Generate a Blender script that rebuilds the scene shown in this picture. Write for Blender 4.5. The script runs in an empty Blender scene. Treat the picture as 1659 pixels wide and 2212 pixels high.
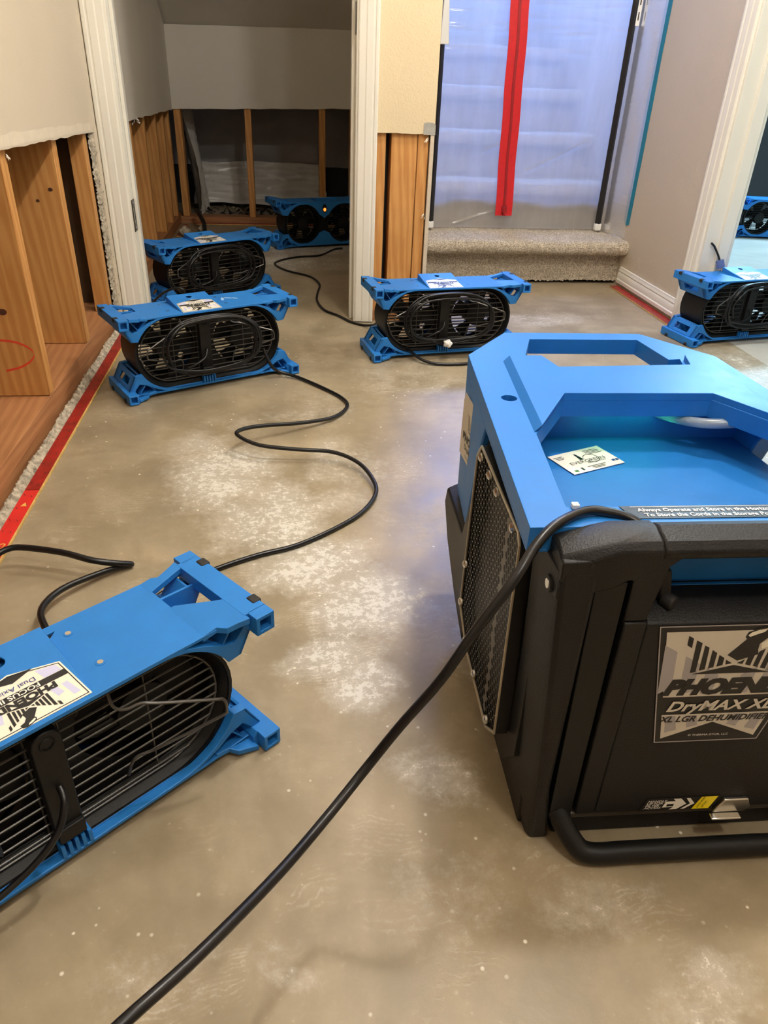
import bpy, bmesh, math, random
from mathutils import Vector, Matrix
from mathutils.geometry import tessellate_polygon
R = random.Random(7)
C = bpy.context.scene.collection
sc = bpy.context.scene
PI = math.pi

# ------------------------------------------------------------------ camera
cam = bpy.data.cameras.new('camera'); camo = bpy.data.objects.new('camera', cam); C.objects.link(camo)
rx = Vector((0.99238499, -0.11796867, 0.035432)); ry = Vector((-0.03051378, -0.51414011, -0.85716326)); rz = Vector((0.11933543, 0.84955479, -0.51382459))
M = Matrix(((rx.x, -ry.x, -rz.x, 0), (rx.y, -ry.y, -rz.y, 0), (rx.z, -ry.z, -rz.z, 0.85), (0, 0, 0, 1)))
camo.matrix_world = M
cam.sensor_fit = 'VERTICAL'; cam.sensor_height = 36; cam.lens = 1588 / 2212 * 36; cam.clip_start = 0.02
sc.camera = camo
# ------------------------------------------------------------------ world, lights, exposure
w = bpy.data.worlds.new('world'); sc.world = w; w.use_nodes = True
w.node_tree.nodes['Background'].inputs[0].default_value = (0.75, 0.85, 1, 1)
w.node_tree.nodes['Background'].inputs[1].default_value = 0.25
vs = sc.view_settings
vs.view_transform = 'Standard'; vs.look = 'None'; vs.gamma = 1; vs.use_curve_mapping = False; vs.exposure = 0.04

def area(name, loc, target, size, power, col, shape='DISK', spread=PI, sy=None):
    l = bpy.data.lights.new(name, 'AREA'); l.shape = shape; l.size = size; l.energy = power; l.color = col; l.spread = spread
    if sy: l.size_y = sy
    o = bpy.data.objects.new(name, l); C.objects.link(o); o.location = loc
    o.rotation_euler = (Vector(target) - Vector(loc)).to_track_quat('-Z', 'Y').to_euler(); return o
WARM = (1, 0.955, 0.89)
def bulb(loc, power, r=0.06):
    l = bpy.data.lights.new('ceiling_bulb', 'POINT'); l.energy = power; l.color = WARM; l.shadow_soft_size = r
    o = bpy.data.objects.new('ceiling_bulb', l); C.objects.link(o); o.location = loc
bulb((0.62, 1.1, 2.30), 54)
bulb((1.0, 2.15, 2.30), 46)
bulb((0.55, -0.2, 2.30), 34)  # unseen third bulb, added as fill for closet and front faces
area('upstairs_daylight', (1.05, 5.6, 2.75), (1.05, 4.2, 1.8), 0.8, 31, (0.22, 0.40, 1.0), 'RECTANGLE', spread=1.2, sy=0.5)
area('side_room_daylight', (3.25, 5.0, 2.25), (2.6, 3.3, 0), 0.7, 130, (0.42, 0.74, 1.0), 'RECTANGLE', sy=0.7)
area('side_room_fill', (2.7, 2.6, 2.3), (2.7, 2.6, 0), 0.3, 20, (0.6, 0.85, 1.0))  # added overhead fill that brightens the side room

# ------------------------------------------------------------------ node helpers
def lin(c):
    return tuple((x / 12.92 if x <= 0.04045 else ((x + 0.055) / 1.055) ** 2.4) for x in c)
def srgb(r, g, b):
    return lin((r / 255, g / 255, b / 255))
class NT:
    def __init__(s, name):
        s.m = bpy.data.materials.new(name); s.m.use_nodes = True; s.t = s.m.node_tree; s.t.nodes.clear()
        s.out = s.t.nodes.new('ShaderNodeOutputMaterial')
    def n(s, typ, ins=None, **props):
        nd = s.t.nodes.new('ShaderNode' + typ)
        for k, v in props.items(): setattr(nd, k, v)
        for k, v in (ins or {}).items(): s.set(nd.inputs[k], v)
        return nd
    def set(s, sock, v):
        if isinstance(v, bpy.types.NodeSocket): s.t.links.new(v, sock)
        else:
            if hasattr(sock.default_value, '__len__') and hasattr(v, '__len__') and len(sock.default_value) == 4 and len(v) == 3: v = (*v, 1)
            sock.default_value = v
    def coord(s, scale=(1, 1, 1), kind='Object'):
        c = s.n('TexCoord').outputs[kind]
        return s.n('Mapping', {'Vector': c, 'Scale': scale}).outputs[0]
    def noise(s, vec, scale, detail=4, rough=0.55, dist=0.0):
        return s.n('TexNoise', {'Vector': vec, 'Scale': scale, 'Detail': detail, 'Roughness': rough, 'Distortion': dist}).outputs[0]
    def ramp(s, f, a, b, lo=(0, 0, 0), hi=(1, 1, 1)):
        nd = s.n('ValToRGB', {'Fac': f}); e = nd.color_ramp.elements
        e[0].position = a; e[1].position = b; e[0].color = (*lo, 1); e[1].color = (*hi, 1); return nd.outputs[0]
    def step(s, f, a, b, to=(0.0, 1.0)):
        return s.n('MapRange', {'Value': f, 'From Min': a, 'From Max': b, 'To Min': to[0], 'To Max': to[1]}, interpolation_type='SMOOTHSTEP').outputs[0]
    def mix(s, f, a, b, mode='MIX'):
        nd = s.n('Mix', data_type='RGBA', blend_type=mode)
        s.set(nd.inputs[0], f); s.set(nd.inputs[6], a); s.set(nd.inputs[7], b); return nd.outputs[2]
    def math(s, op, a, b=0.0, c=0.0, clamp=False):
        nd = s.n('Math', operation=op, use_clamp=clamp)
        for i, v in enumerate((a, b, c)): s.set(nd.inputs[i], v)
        return nd.outputs[0]
    def bump(s, h, strength=0.3, dist=0.002):
        return s.n('Bump', {'Height': h, 'Strength': strength, 'Distance': dist}).outputs[0]
    def done(s, col, rough=0.5, bump=None, spec=0.5, metal=0.0, **kw):
        b = s.n('BsdfPrincipled', {'Base Color': col, 'Roughness': rough, 'Specular IOR Level': spec, 'Metallic': metal})
        for k, v in kw.items(): s.set(b.inputs[k.replace('_', ' ')], v)
        if bump is not None: s.set(b.inputs['Normal'], bump)
        s.t.links.new(b.outputs[0], s.out.inputs[0]); return s.m

def plain(name, col, rough=0.5, var=0.12, scale=14, bump=0.0, bscale=200, spec=0.5, metal=0.0, **kw):
    t = NT(name); v = t.coord()
    f = t.noise(v, scale, 5)
    c = t.mix(t.ramp(f, 0.3, 0.7), tuple(x * (1 - var) for x in col), tuple(min(1, x * (1 + var)) for x in col))
    bp = t.bump(t.noise(v, bscale, 3), bump) if bump else None
    return t.done(c, t.math('ADD', rough - 0.05, t.math('MULTIPLY', f, 0.1)), bp, spec, metal, **kw)

def m_floor(name, pale=0.0):
    t = NT(name); v = t.coord()
    n1 = t.noise(v, 2.2, 6, 0.6); n2 = t.noise(v, 9, 8, 0.7); n3 = t.noise(v, 60, 4, 0.6)
    base = t.mix(t.ramp(n1, 0.35, 0.68), srgb(130, 117, 94), srgb(168, 153, 127))
    base = t.mix(t.math('MULTIPLY', t.ramp(n2, 0.42, 0.75), 0.35), base, srgb(196, 177, 146))
    base = t.mix(t.math('MULTIPLY', t.ramp(t.noise(v, 5, 5, 0.6, 0.6), 0.48, 0.66), 0.45), base, srgb(124, 109, 82))
    acc = None
    P = [(-.17, 1.6, .2, .28, 1), (-.05, 1.4, .2, .25, 1.05), (.03, 1.22, .17, .17, 1.08), (.12, 1.08, .15, .17, 1.08), (.06, .93, .16, .07, 1.0), (.10, .87, .10, .07, 1.08),
         (-.25, 1.78, .15, .14, .85), (-.13, 1.93, .15, .1, .6), (.19, .69, .1, .09, .8), (.29, .95, .06, .2, .6), (1.0, 2.9, .4, .14, .8), (1.6, 2.3, .5, .35, .8),
         (1.4, 1.85, .4, .3, .75), (.33, .47, .12, .06, .85), (.43, .36, .12, .06, .75), (-.02, .42, .06, .03, .7), (.4, 2.25, .4, .3, .62), (.12, 1.62, .15, .3, .75),
         (.1, 2.0, .25, .25, .55), (-.1, .45, .2, .08, .5), (.2, .52, .2, .1, .55), (-.02, 3.9, .5, .35, 1.0), (.1, 4.2, .6, .3, 1.0)]
    warp = t.n('VectorMath', {0: v, 1: t.n('Vector' 'Math', {0: t.n('TexNoise', {'Vector': v, 'Scale': 6, 'Detail': 6}).outputs[1], 1: (0.12, 0.12, 0)}, operation='MULTIPLY').outputs[0]}, operation='ADD').outputs[0]
    for (x, y, a, b, k) in P:
        mp = t.n('Mapping', {'Vector': warp, 'Location': (-(x + .06) / a, -(y + .06) / b, 0), 'Scale': (1 / a, 1 / b, 0)}).outputs[0]
        d = t.n('VectorMath', {0: mp}, operation='LENGTH').outputs[1]
        g = t.math('MULTIPLY', t.step(d, 1.35, 0.2), k)
        acc = g if acc is None else t.math('MAXIMUM', acc, g)
    # crusty white bloom: the mask broken up by lacy, blotchy noise at two sizes
    lace = t.noise(v, 62, 10, 0.8, 0.1); blot = t.noise(v, 8, 6, 0.66, 0.3)
    m1 = t.math('ADD', acc, t.math('ADD', t.math('MULTIPLY', t.math('SUBTRACT', blot, 0.5), 1.5), t.math('MULTIPLY', t.math('SUBTRACT', lace, 0.5), 3.6)))
    bloom = t.step(m1, 1.0, 1.22)
    haze = t.step(t.math('ADD', acc, t.math('ADD', t.math('MULTIPLY', t.math('SUBTRACT', blot, 0.5), 1.3), t.math('MULTIPLY', t.math('SUBTRACT', lace, 0.5), 1.1))), 0.38, 1.05)
    vc = t.n('TexVoronoi', {'Vector': warp, 'Scale': 5.5}, feature='F1')
    cell = t.n('VectorMath', {0: warp, 1: vc.outputs['Position']}, operation='SUBTRACT').outputs[0]
    crnd = t.n('SeparateXYZ', {0: vc.outputs['Color']}).outputs[0]
    off = t.n('VectorMath', {0: cell, 1: t.n('CombineXYZ', {0: t.math('MULTIPLY', crnd, 0.12), 1: 0.05, 2: 0.0}).outputs[0]}, operation='ADD').outputs[0]
    swirl = t.n('TexWave', {'Vector': off, 'Scale': 46, 'Distortion': 5.0, 'Detail': 4, 'Detail Scale': 1.6}, wave_type='RINGS').outputs[1]
    lines = t.math('MULTIPLY', t.step(swirl, 0.60, 0.92), t.math('MULTIPLY', t.step(t.noise(v, 9, 4), 0.46, 0.6), t.step(lace, 0.40, 0.58)))
    lines = t.math('MULTIPLY', lines, t.math('MULTIPLY', t.step(crnd, 0.35, 0.6), t.math('ADD', 0.35, t.math('MULTIPLY', haze, 0.65))))
    col = t.mix(t.math('MULTIPLY', haze, 0.62), base, srgb(203, 196, 182))
    col = t.mix(t.math('MULTIPLY', bloom, 0.78), col, srgb(228, 224, 214))
    col = t.mix(t.math('MULTIPLY', lines, 0.42), col, srgb(236, 228, 210))
    wisp = t.math('MULTIPLY', t.step(t.noise(v, 70, 8, 0.8), 0.58, 0.70), t.step(n2, 0.40, 0.6))
    col = t.mix(t.math('MULTIPLY', wisp, 0.5), col, srgb(228, 216, 192))
    vo = t.n('TexVoronoi', {'Vector': v, 'Scale': 42, 'Randomness': 1.0}, feature='F1').outputs[0]
    spk = t.math('MULTIPLY', t.step(vo, 0.13, 0.06), t.step(t.noise(v, 7, 2), 0.5, 0.64))  # white specks plus specular sparkle, painted as pale dots in the colour
    col = t.mix(t.math('MULTIPLY', spk, 0.85), col, srgb(250, 244, 228))
    if pale: col = t.mix(pale, col, srgb(225, 228, 228))
    h = t.math('ADD', t.math('MULTIPLY', bloom, 0.6), t.math('ADD', n3, lines))
    rough = t.math('ADD', 0.27, t.math('MULTIPLY', t.math('MAXIMUM', bloom, n2), 0.25))
    return t.done(col, rough, t.bump(h, 0.18, 0.0015), 0.45)

def m_wood(name, a, b, axis='z'):
    t = NT(name); info = t.n('ObjectInfo').outputs['Random']
    sc_ = {'z': (1, 1, 0.07), 'y': (1, 0.07, 1), 'x': (0.07, 1, 1)}[axis]
    c = t.n('TexCoord').outputs['Object']
    c = t.n('VectorMath', {0: c, 1: t.n('CombineXYZ', {0: t.math('MULTIPLY', info, 9), 1: t.math('MULTIPLY', info, 5), 2: t.math('MULTIPLY', info, 17)}).outputs[0]}, operation='ADD').outputs[0]
    v = t.n('Mapping', {'Vector': c, 'Scale': sc_}).outputs[0]
    g = t.n('TexWave', {'Vector': v, 'Scale': 26, 'Distortion': 5.5, 'Detail': 3, 'Detail Scale': 1.5, 'Detail Roughness': 0.6}, wave_type='BANDS', bands_direction='DIAGONAL').outputs[1]
    f = t.noise(v, 120, 3)
    col = t.mix(t.math('MULTIPLY', g, 0.75), b, a)
    col = t.mix(t.math('MULTIPLY', t.ramp(t.noise(c, 6, 4), 0.45, 0.75), 0.35), col, tuple(x * 0.62 for x in a))
    col = t.mix(t.math('MULTIPLY', f, 0.25), col, b)
    col = t.mix(t.math('MULTIPLY', info, 0.25), col, tuple(x * 0.75 for x in a))
    return t.done(col, 0.55, t.bump(t.math('ADD', g, f), 0.15, 0.001), 0.35)

def m_drywall(name, col, bscale=95, strength=0.5):
    t = NT(name); v = t.coord()
    n = t.noise(v, bscale, 3, 0.5, 0.3)
    h = t.step(n, 0.42, 0.62)
    c = t.mix(t.noise(v, 3, 4), tuple(x * 0.93 for x in col), tuple(min(1, x * 1.05) for x in col))
    return t.done(c, 0.6, t.bump(h, strength, 0.0012), 0.3)

def m_carpet():
    t = NT('carpet_pile'); v = t.coord()
    n = t.noise(v, 160, 4, 0.75); n2 = t.noise(v, 26, 4, 0.6)
    vo = t.n('TexVoronoi', {'Vector': v, 'Scale': 210}).outputs[0]
    col = t.mix(t.ramp(n, 0.36, 0.64), srgb(150, 134, 112), srgb(248, 236, 214))
    col = t.mix(t.math('MULTIPLY', t.ramp(n2, 0.4, 0.7), 0.3), col, srgb(150, 136, 116))
    return t.done(col, 0.95, t.bump(t.math('ADD', vo, n), 0.9, 0.004), 0.1)

def m_plastic():
    t = NT('clear_poly_sheet'); v = t.coord()
    st = t.noise(t.n('Mapping', {'Vector': v, 'Rotation': (0, 0.5, 0), 'Scale': (5, 1, 1.0)}).outputs[0], 1.6, 4, 0.6)
    tr = t.n('BsdfTransparent', {'Color': (0.97, 0.98, 1, 1)})
    tl = t.n('BsdfTranslucent', {'Color': (0.85, 0.88, 0.95, 1)})
    df = t.n('BsdfDiffuse', {'Color': (0.85, 0.85, 0.86, 1)})
    bp = t.bump(t.noise(t.n('Mapping', {'Vector': v, 'Scale': (2, 1, 12)}).outputs[0], 5, 4, 0.6), 0.35, 0.01)
    gl = t.n('BsdfGlossy', {'Color': (1, 1, 1, 1), 'Roughness': 0.16, 'Normal': bp})
    a = t.n('MixShader', {0: 0.3, 1: tl.outputs[0], 2: df.outputs[0]})
    b = t.n('MixShader', {0: t.step(st, 0.3, 0.75, (0.44, 0.56)), 1: tr.outputs[0], 2: a.outputs[0]})
    fr = t.n('Fresnel', {'IOR': 1.35})
    c = t.n('MixShader', {0: t.math('ADD', 0.03, t.math('MULTIPLY', fr.outputs[0], 0.5)), 1: b.outputs[0], 2: gl.outputs[0]})
    t.t.links.new(c.outputs[0], t.out.inputs[0]); return t.m

def m_emit(name, col, s):
    t = NT(name); e = t.n('Emission', {'Color': col, 'Strength': s}); t.t.links.new(e.outputs[0], t.out.inputs[0]); return t.m

def m_blue(name, col, rough=0.42):
    t = NT(name); v = t.coord()
    n = t.noise(v, 16, 6, 0.65); s = t.noise(t.n('Mapping', {'Vector': v, 'Scale': (1, 6, 3)}).outputs[0], 60, 3, 0.7)
    c = t.mix(t.ramp(n, 0.3, 0.7), tuple(x * 0.92 for x in col), tuple(x * 1.08 for x in col))
    c = t.mix(t.math('MULTIPLY', t.ramp(s, 0.66, 0.8), 0.22), c, srgb(150, 190, 225))
    return t.done(c, t.math('ADD', rough - 0.08, t.math('MULTIPLY', n, 0.2)), t.bump(t.noise(v, 420, 2), 0.12, 0.0008), 0.4)

BLUE = m_blue('blue_moulded_plastic', srgb(30, 112, 190))
BLUE_FAN = m_blue('blue_frame_plastic', srgb(34, 118, 196), 0.46)
BLACK = plain('black_abs_plastic', srgb(20, 20, 20), 0.45, 0.2, bump=0.1, bscale=500, spec=0.28)
BLACKM = plain('black_textured_plastic', srgb(24, 23, 23), 0.46, 0.2, bump=0.3, bscale=420, spec=0.3)
DARK = plain('black_fan_plastic', srgb(13, 13, 13), 0.5, 0.2, spec=0.25)
RUBBER = plain('black_rubber', srgb(36, 34, 33), 0.6, 0.15, spec=0.35)
CORD = plain('black_cord_jacket', srgb(17, 16, 18), 0.33, 0.1, spec=0.4)
WIRE = plain('black_coated_wire', srgb(84, 81, 77), 0.34, 0.1, spec=0.5, metal=0.5)
STEEL = plain('bright_steel', srgb(205, 202, 195), 0.25, 0.1, metal=1.0)
ALU = plain('brushed_aluminium', srgb(190, 184, 172), 0.32, 0.1, metal=1.0)
GREYM = plain('grey_powder_steel', srgb(92, 88, 80), 0.4, 0.1, metal=0.5)
MESHM = plain('bare_steel_mesh', srgb(84, 80, 74), 0.4, 0.1, spec=0.3)
RIMM = plain('pale_steel_rim', srgb(176, 166, 146), 0.35, 0.1, metal=0.4)
BEADM = plain('galvanised_grey', srgb(168, 166, 158), 0.45, 0.15, 60)
TRIM = plain('white_semigloss_paint', srgb(236, 232, 220), 0.3, 0.03, 3, spec=0.5)
WALLT = m_drywall('tan_orange_peel_drywall', srgb(228, 210, 174), 150, 0.3)
WALLG = m_drywall('beige_drywall', srgb(200, 186, 164), 110, 0.3)
WALLL = m_drywall('cream_flat_drywall', srgb(214, 200, 178), 140, 0.2)
CLOSETW = m_drywall('closet_grey_drywall', srgb(224, 218, 206), 140, 0.2)
CEIL = plain('white_ceiling_paint', srgb(235, 230, 220), 0.8, 0.03)
GYP = plain('crumbled_gypsum', srgb(176, 164, 144), 0.9, 0.55, 70, bump=0.9, bscale=90)
PAPER = plain('torn_drywall_paper', srgb(226, 214, 192), 0.85, 0.15, 40)
BAND = plain('skinned_drywall_band', srgb(222, 209, 187), 0.8, 0.05, 30)
CAVITY = plain('brown_gypsum_back_paper', srgb(96, 74, 52), 0.85, 0.2)
WOOD = m_wood('fir_lumber', srgb(190, 126, 64), srgb(220, 166, 100))
WOODP = m_wood('fir_plate_lumber', srgb(160, 104, 64), srgb(184, 130, 86), 'y')
WOODX = m_wood('fir_plate_lumber_cross', srgb(150, 100, 62), srgb(172, 122, 80), 'x')
REDT = plain('red_tack_strip_paint', srgb(214, 40, 34), 0.55, 0.1, 30)
REDW = plain('wet_red_tack_strip', srgb(150, 30, 28), 0.3, 0.35, 45)
PLY = plain('raw_plywood_edge', srgb(206, 168, 96), 0.7, 0.2, 80)
CARPET = m_carpet()
POLY = m_plastic()
ZIP = plain('red_zipper_tape', srgb(206, 18, 26), 0.6, 0.08, 60)
ZIPD = plain('dark_red_zipper_teeth', srgb(150, 8, 18), 0.5, 0.1)
TEAL = plain('teal_masking_tape', srgb(0, 120, 142), 0.6, 0.08, 40)
POLE = plain('black_pole_coating', srgb(20, 18, 18), 0.4, 0.1)
WHITEP = plain('white_plastic', srgb(235, 233, 226), 0.4, 0.03)
CARD = plain('white_card_stock', srgb(245, 242, 232), 0.6, 0.02)
LABW = plain('cream_label_film', srgb(240, 234, 216), 0.3, 0.02)
LABL = plain('lavender_label_print', srgb(205, 205, 236), 0.35, 0.02)
SILV = plain('silver_label_film', srgb(206, 198, 184), 0.35, 0.05)
SILVD = plain('grey_label_print', srgb(164, 158, 158), 0.35, 0.05)
INK = plain('black_ink', srgb(22, 20, 20), 0.45, 0.05)
WINK = plain('white_ink', srgb(240, 236, 226), 0.45, 0.03)
YEL = plain('yellow_label_print', srgb(245, 222, 20), 0.4, 0.03)
BLUEINK = plain('dark_blue_ink', srgb(40, 60, 130), 0.5, 0.05)
GREENINK = plain('green_ink', srgb(60, 120, 60), 0.5, 0.05)
HOSE = plain('clear_vinyl_hose', srgb(205, 222, 235), 0.2, 0.05, spec=0.6, Transmission_Weight=0.6)
CLEARP = plain('clear_blue_plug_plastic', srgb(120, 140, 200), 0.15, 0.1, Transmission_Weight=0.5)
FLUFF = plain('white_insulation_fibre', srgb(238, 236, 230), 1.0, 0.1, 60, bump=1.0, bscale=120)
DKWALL = plain('charcoal_grey', srgb(40, 42, 44), 0.6, 0.1)  # flat charcoal shared by side-room back wall, stub backing and crawlspace
SHEETG = plain('grey_poly_vapour_barrier', srgb(176, 170, 168), 0.4, 0.15, 4, bump=0.3, bscale=9)
SHEETW = plain('milky_poly_sheet', srgb(236, 232, 224), 0.28, 0.1, 6, bump=0.5, bscale=10)
REDMARK = plain('red_lumber_crayon', srgb(226, 70, 44), 0.8, 0.1, 90)
KNOT = plain('dark_knot', srgb(84, 46, 26), 0.7, 0.2)
ORANGE = m_emit('lit_orange_switch', (1.0, 0.16, 0.02), 3.0)
GREENL = m_emit('green_backlit_display', (0.03, 1.0, 0.4), 4)

# ------------------------------------------------------------------ mesh helpers
def vec3(p, axis, a):
    return {'x': (a, p[0], p[1]), 'y': (p[0], a, p[1]), 'z': (p[0], p[1], a)}[axis]
class MB:
    def __init__(s): s.b = bmesh.new()
    def _m(s, vs, M):
        return [s.b.verts.new(M @ Vector(v) if M else v) for v in vs]
    def box(s, x0, x1, y0, y1, z0, z1, M=None):
        v = s._m([(x, y, z) for x in (x0, x1) for y in (y0, y1) for z in (z0, z1)], M)
        for f in ((0, 1, 3, 2), (4, 6, 7, 5), (0, 4, 5, 1), (2, 3, 7, 6), (0, 2, 6, 4), (1, 5, 7, 3)): s.b.faces.new([v[i] for i in f])
        return s
    def prism(s, poly, axis, a, b, holes=(), M=None):
        loops = [list(poly)] + [list(h) for h in holes]; flat = [p for l in loops for p in l]
        A = s._m([vec3(p, axis, a) for p in flat], M); B = s._m([vec3(p, axis, b) for p in flat], M)
        if not holes:
            s.b.faces.new(A); s.b.faces.new(B[::-1])
        else:
            for t in tessellate_polygon([[Vector((p[0], p[1], 0)) for p in l] for l in loops]):
                s.b.faces.new([A[i] for i in t]); s.b.faces.new([B[i] for i in t][::-1])
        k = 0
        for l in loops:
            n = len(l)
            for i in range(n):
                j = (i + 1) % n; s.b.faces.new((A[k + i], B[k + i], B[k + j], A[k + j]))
            k += n
        return s
    def face(s, pts, M=None):
        s.b.faces.new(s._m(pts, M)); return s
    def grid(s, rows, closeu=False):
        V = [[s.b.verts.new(p) for p in r] for r in rows]
        for i in range(len(V) - 1):
            n = len(V[i])
            for j in range(n if closeu else n - 1):
                k = (j + 1) % n; s.b.faces.new((V[i][j], V[i][k], V[i + 1][k], V[i + 1][j]))
        return V
    def tube(s, pts, r, n=8, closed=False, caps=True):
        pts = [Vector(p) for p in pts]; N = len(pts); rings = []; up = None
        for i in range(N):
            if closed: d = pts[(i + 1) % N] - pts[i - 1]
            else: d = pts[min(i + 1, N - 1)] - pts[max(i - 1, 0)]
            d.normalize()
            if up is None: up = Vector((0, 0, 1)) if abs(d.z) < 0.9 else Vector((1, 0, 0))
            a = (up - d * up.dot(d)).normalized(); up = a; b = d.cross(a)
            rr = r[i] if hasattr(r, '__len__') else r
            rings.append([pts[i] + (a * math.cos(2 * PI * k / n) + b * math.sin(2 * PI * k / n)) * rr for k in range(n)])
        if closed: rings.append(rings[0])
        V = [[s.b.verts.new(p) for p in r] for r in (rings[:-1] if closed else rings)]
        if closed: V.append(V[0])
        for i in range(len(V) - 1):
            best = 0
            if closed and i == len(V) - 2:
                best = min(range(n), key=lambda q: sum((V[i][k].co - V[i + 1][(k + q) % n].co).length for k in range(n)))
            for k in range(n):
                s.b.faces.new((V[i][k], V[i][(k + 1) % n], V[i + 1][(k + 1 + best) % n], V[i + 1][(k + best) % n]))
        if caps and not closed:
            s.b.faces.new(V[0][::-1]); s.b.faces.new(V[-1])
        return s
    def cyl(s, p0, p1, r, n=16, r2=None):
        return s.tube([p0, p1], [r, r if r2 is None else r2], n)
    def build(s, name, mat, parent=None, smooth=30, bevel=0, seg=2, loc=None):
        bmesh.ops.recalc_face_normals(s.b, faces=s.b.faces)
        me = bpy.data.meshes.new(name); s.b.to_mesh(me); s.b.free(); me.materials.append(mat)
        if smooth:
            me.polygons.foreach_set('use_smooth', [True] * len(me.polygons)); me.set_sharp_from_angle(angle=math.radians(smooth))
        o = bpy.data.objects.new(name, me); C.objects.link(o)
        if loc: o.location = loc
        if parent: o.parent = parent
        if bevel:
            bv = o.modifiers.new('bevel', 'BEVEL'); bv.width = bevel; bv.segments = seg; bv.limit_method = 'ANGLE'; bv.angle_limit = math.radians(35); bv.use_clamp_overlap = True
        return o
def tag(o, label=None, cat=None, group=None, kind=None):
    if label: o['label'] = label
    if cat: o['category'] = cat
    if group: o['group'] = group
    if kind: o['kind'] = kind
    return o
def empty(name, loc=(0, 0, 0), rz=0):
    o = bpy.data.objects.new(name, None); C.objects.link(o); o.location = loc; o.rotation_euler = (0, 0, rz); o.empty_display_size = 0.05; return o
def children(o): return list(o.children)
def dup(o, parent=None, skip=()):
    c = o.copy(); C.objects.link(c)
    if parent: c.parent = parent
    for ch in children(o):
        if ch.name.split('.')[0] not in skip: dup(ch, c, skip)
    return c
def arc(cx, cz, r, a0, a1, n):
    return [(cx + r * math.cos(math.radians(a0 + (a1 - a0) * i / n)), cz + r * math.sin(math.radians(a0 + (a1 - a0) * i / n))) for i in range(n + 1)]
def stadium(cx, cz, h, r, n=14):
    return arc(cx + h, cz, r, -90, 90, n) + arc(cx - h, cz, r, 90, 270, n)
def spline(pts, n=8, closed=False):
    P = [Vector(p) for p in pts]; out = []; N = len(P)
    for i in range(N if closed else N - 1):
        if closed: a, b, c, d = P[i - 1], P[i], P[(i + 1) % N], P[(i + 2) % N]
        else: a, b, c, d = P[max(i - 1, 0)], P[i], P[i + 1], P[min(i + 2, N - 1)]
        for k in range(n):
            t = k / n
            out.append(0.5 * ((2 * b) + (c - a) * t + (2 * a - 5 * b + 4 * c - d) * t * t + (3 * b - a - 3 * c + d) * t ** 3))
    if not closed: out.append(P[-1])
    return out
def ortho(origin, u, v):
    u = Vector(u).normalized(); v = Vector(v); v = (v - u * v.dot(u)).normalized(); n = u.cross(v)
    return Matrix(((u.x, v.x, n.x, origin[0]), (u.y, v.y, n.y, origin[1]), (u.z, v.z, n.z, origin[2]), (0, 0, 0, 1)))
def decal(name, polys, mat, parent, M, off=0.0006):
    m = MB()
    for p in polys: m.face([(x, y, off) for x, y in p], M)
    return m.build(name, mat, parent, smooth=0)
_TC = {}
def text(s, size, mat, parent, M, x=0, y=0, off=0.0009, shear=0.0, bold=0.0, align='LEFT', sx=1.0, rot=0.0, name='lettering'):
    cu = bpy.data.curves.new('txt', 'FONT'); cu.body = s; cu.size = size; cu.shear = shear; cu.offset = bold * size; cu.align_x = align; cu.resolution_u = 3
    to = bpy.data.objects.new('txt', cu); C.objects.link(to)
    bpy.context.view_layer.update()
    me = bpy.data.meshes.new_from_object(to.evaluated_get(bpy.context.evaluated_depsgraph_get()))
    bpy.data.objects.remove(to); bpy.data.curves.remove(cu)
    me.transform(M @ Matrix.Translation((x, y, off)) @ Matrix.Rotation(rot, 4, 'Z') @ Matrix.Diagonal((sx, 1, 1, 1)))
    me.materials.clear(); me.materials.append(mat); me.name = name
    o = bpy.data.objects.new(name, me); C.objects.link(o)
    if parent: o.parent = parent
    return o
def bird(parent, M, cx, cy, w, mat=None):
    """the label's emblem: striped spread wings over a chevron with a black head, width w, base at cy"""
    k = w / 1090.0
    def T(p): return [((x - 1310) * k + cx, (775 - y) * k + cy) for x, y in p]
    L = [[(765, 285), (820, 320), (830, 440), (775, 400)], [(858, 345), (920, 380), (945, 745), (890, 755)], [(955, 410), (1005, 440), (1030, 715), (975, 730)],
         [(1045, 470), (1100, 510), (1110, 690), (1060, 705)], [(1130, 535), (1190, 575), (1195, 665), (1140, 685)], [(1215, 600), (1285, 645), (1225, 660)]]
    Rr = [[(2620 - x, y) for x, y in p] for p in L]
    B = [[(1210, 540), (1330, 615), (1520, 540), (1500, 480), (1495, 410), (1560, 330), (1660, 300), (1640, 215), (1540, 190), (1440, 215), (1340, 260), (1325, 320), (1350, 345)], [(905, 775), (1310, 670), (1715, 775)]]
    decal('emblem', [T(p) for p in L + Rr + B], mat or INK, parent, M, 0.0012)
    decal('emblem_face', [T([(1345, 300), (1370, 265), (1440, 235), (1520, 220), (1500, 260), (1430, 290), (1370, 318)]), T([(1510, 400), (1570, 350), (1640, 335), (1600, 440), (1530, 470)])], LABW, parent, M, 0.0014)

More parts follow.
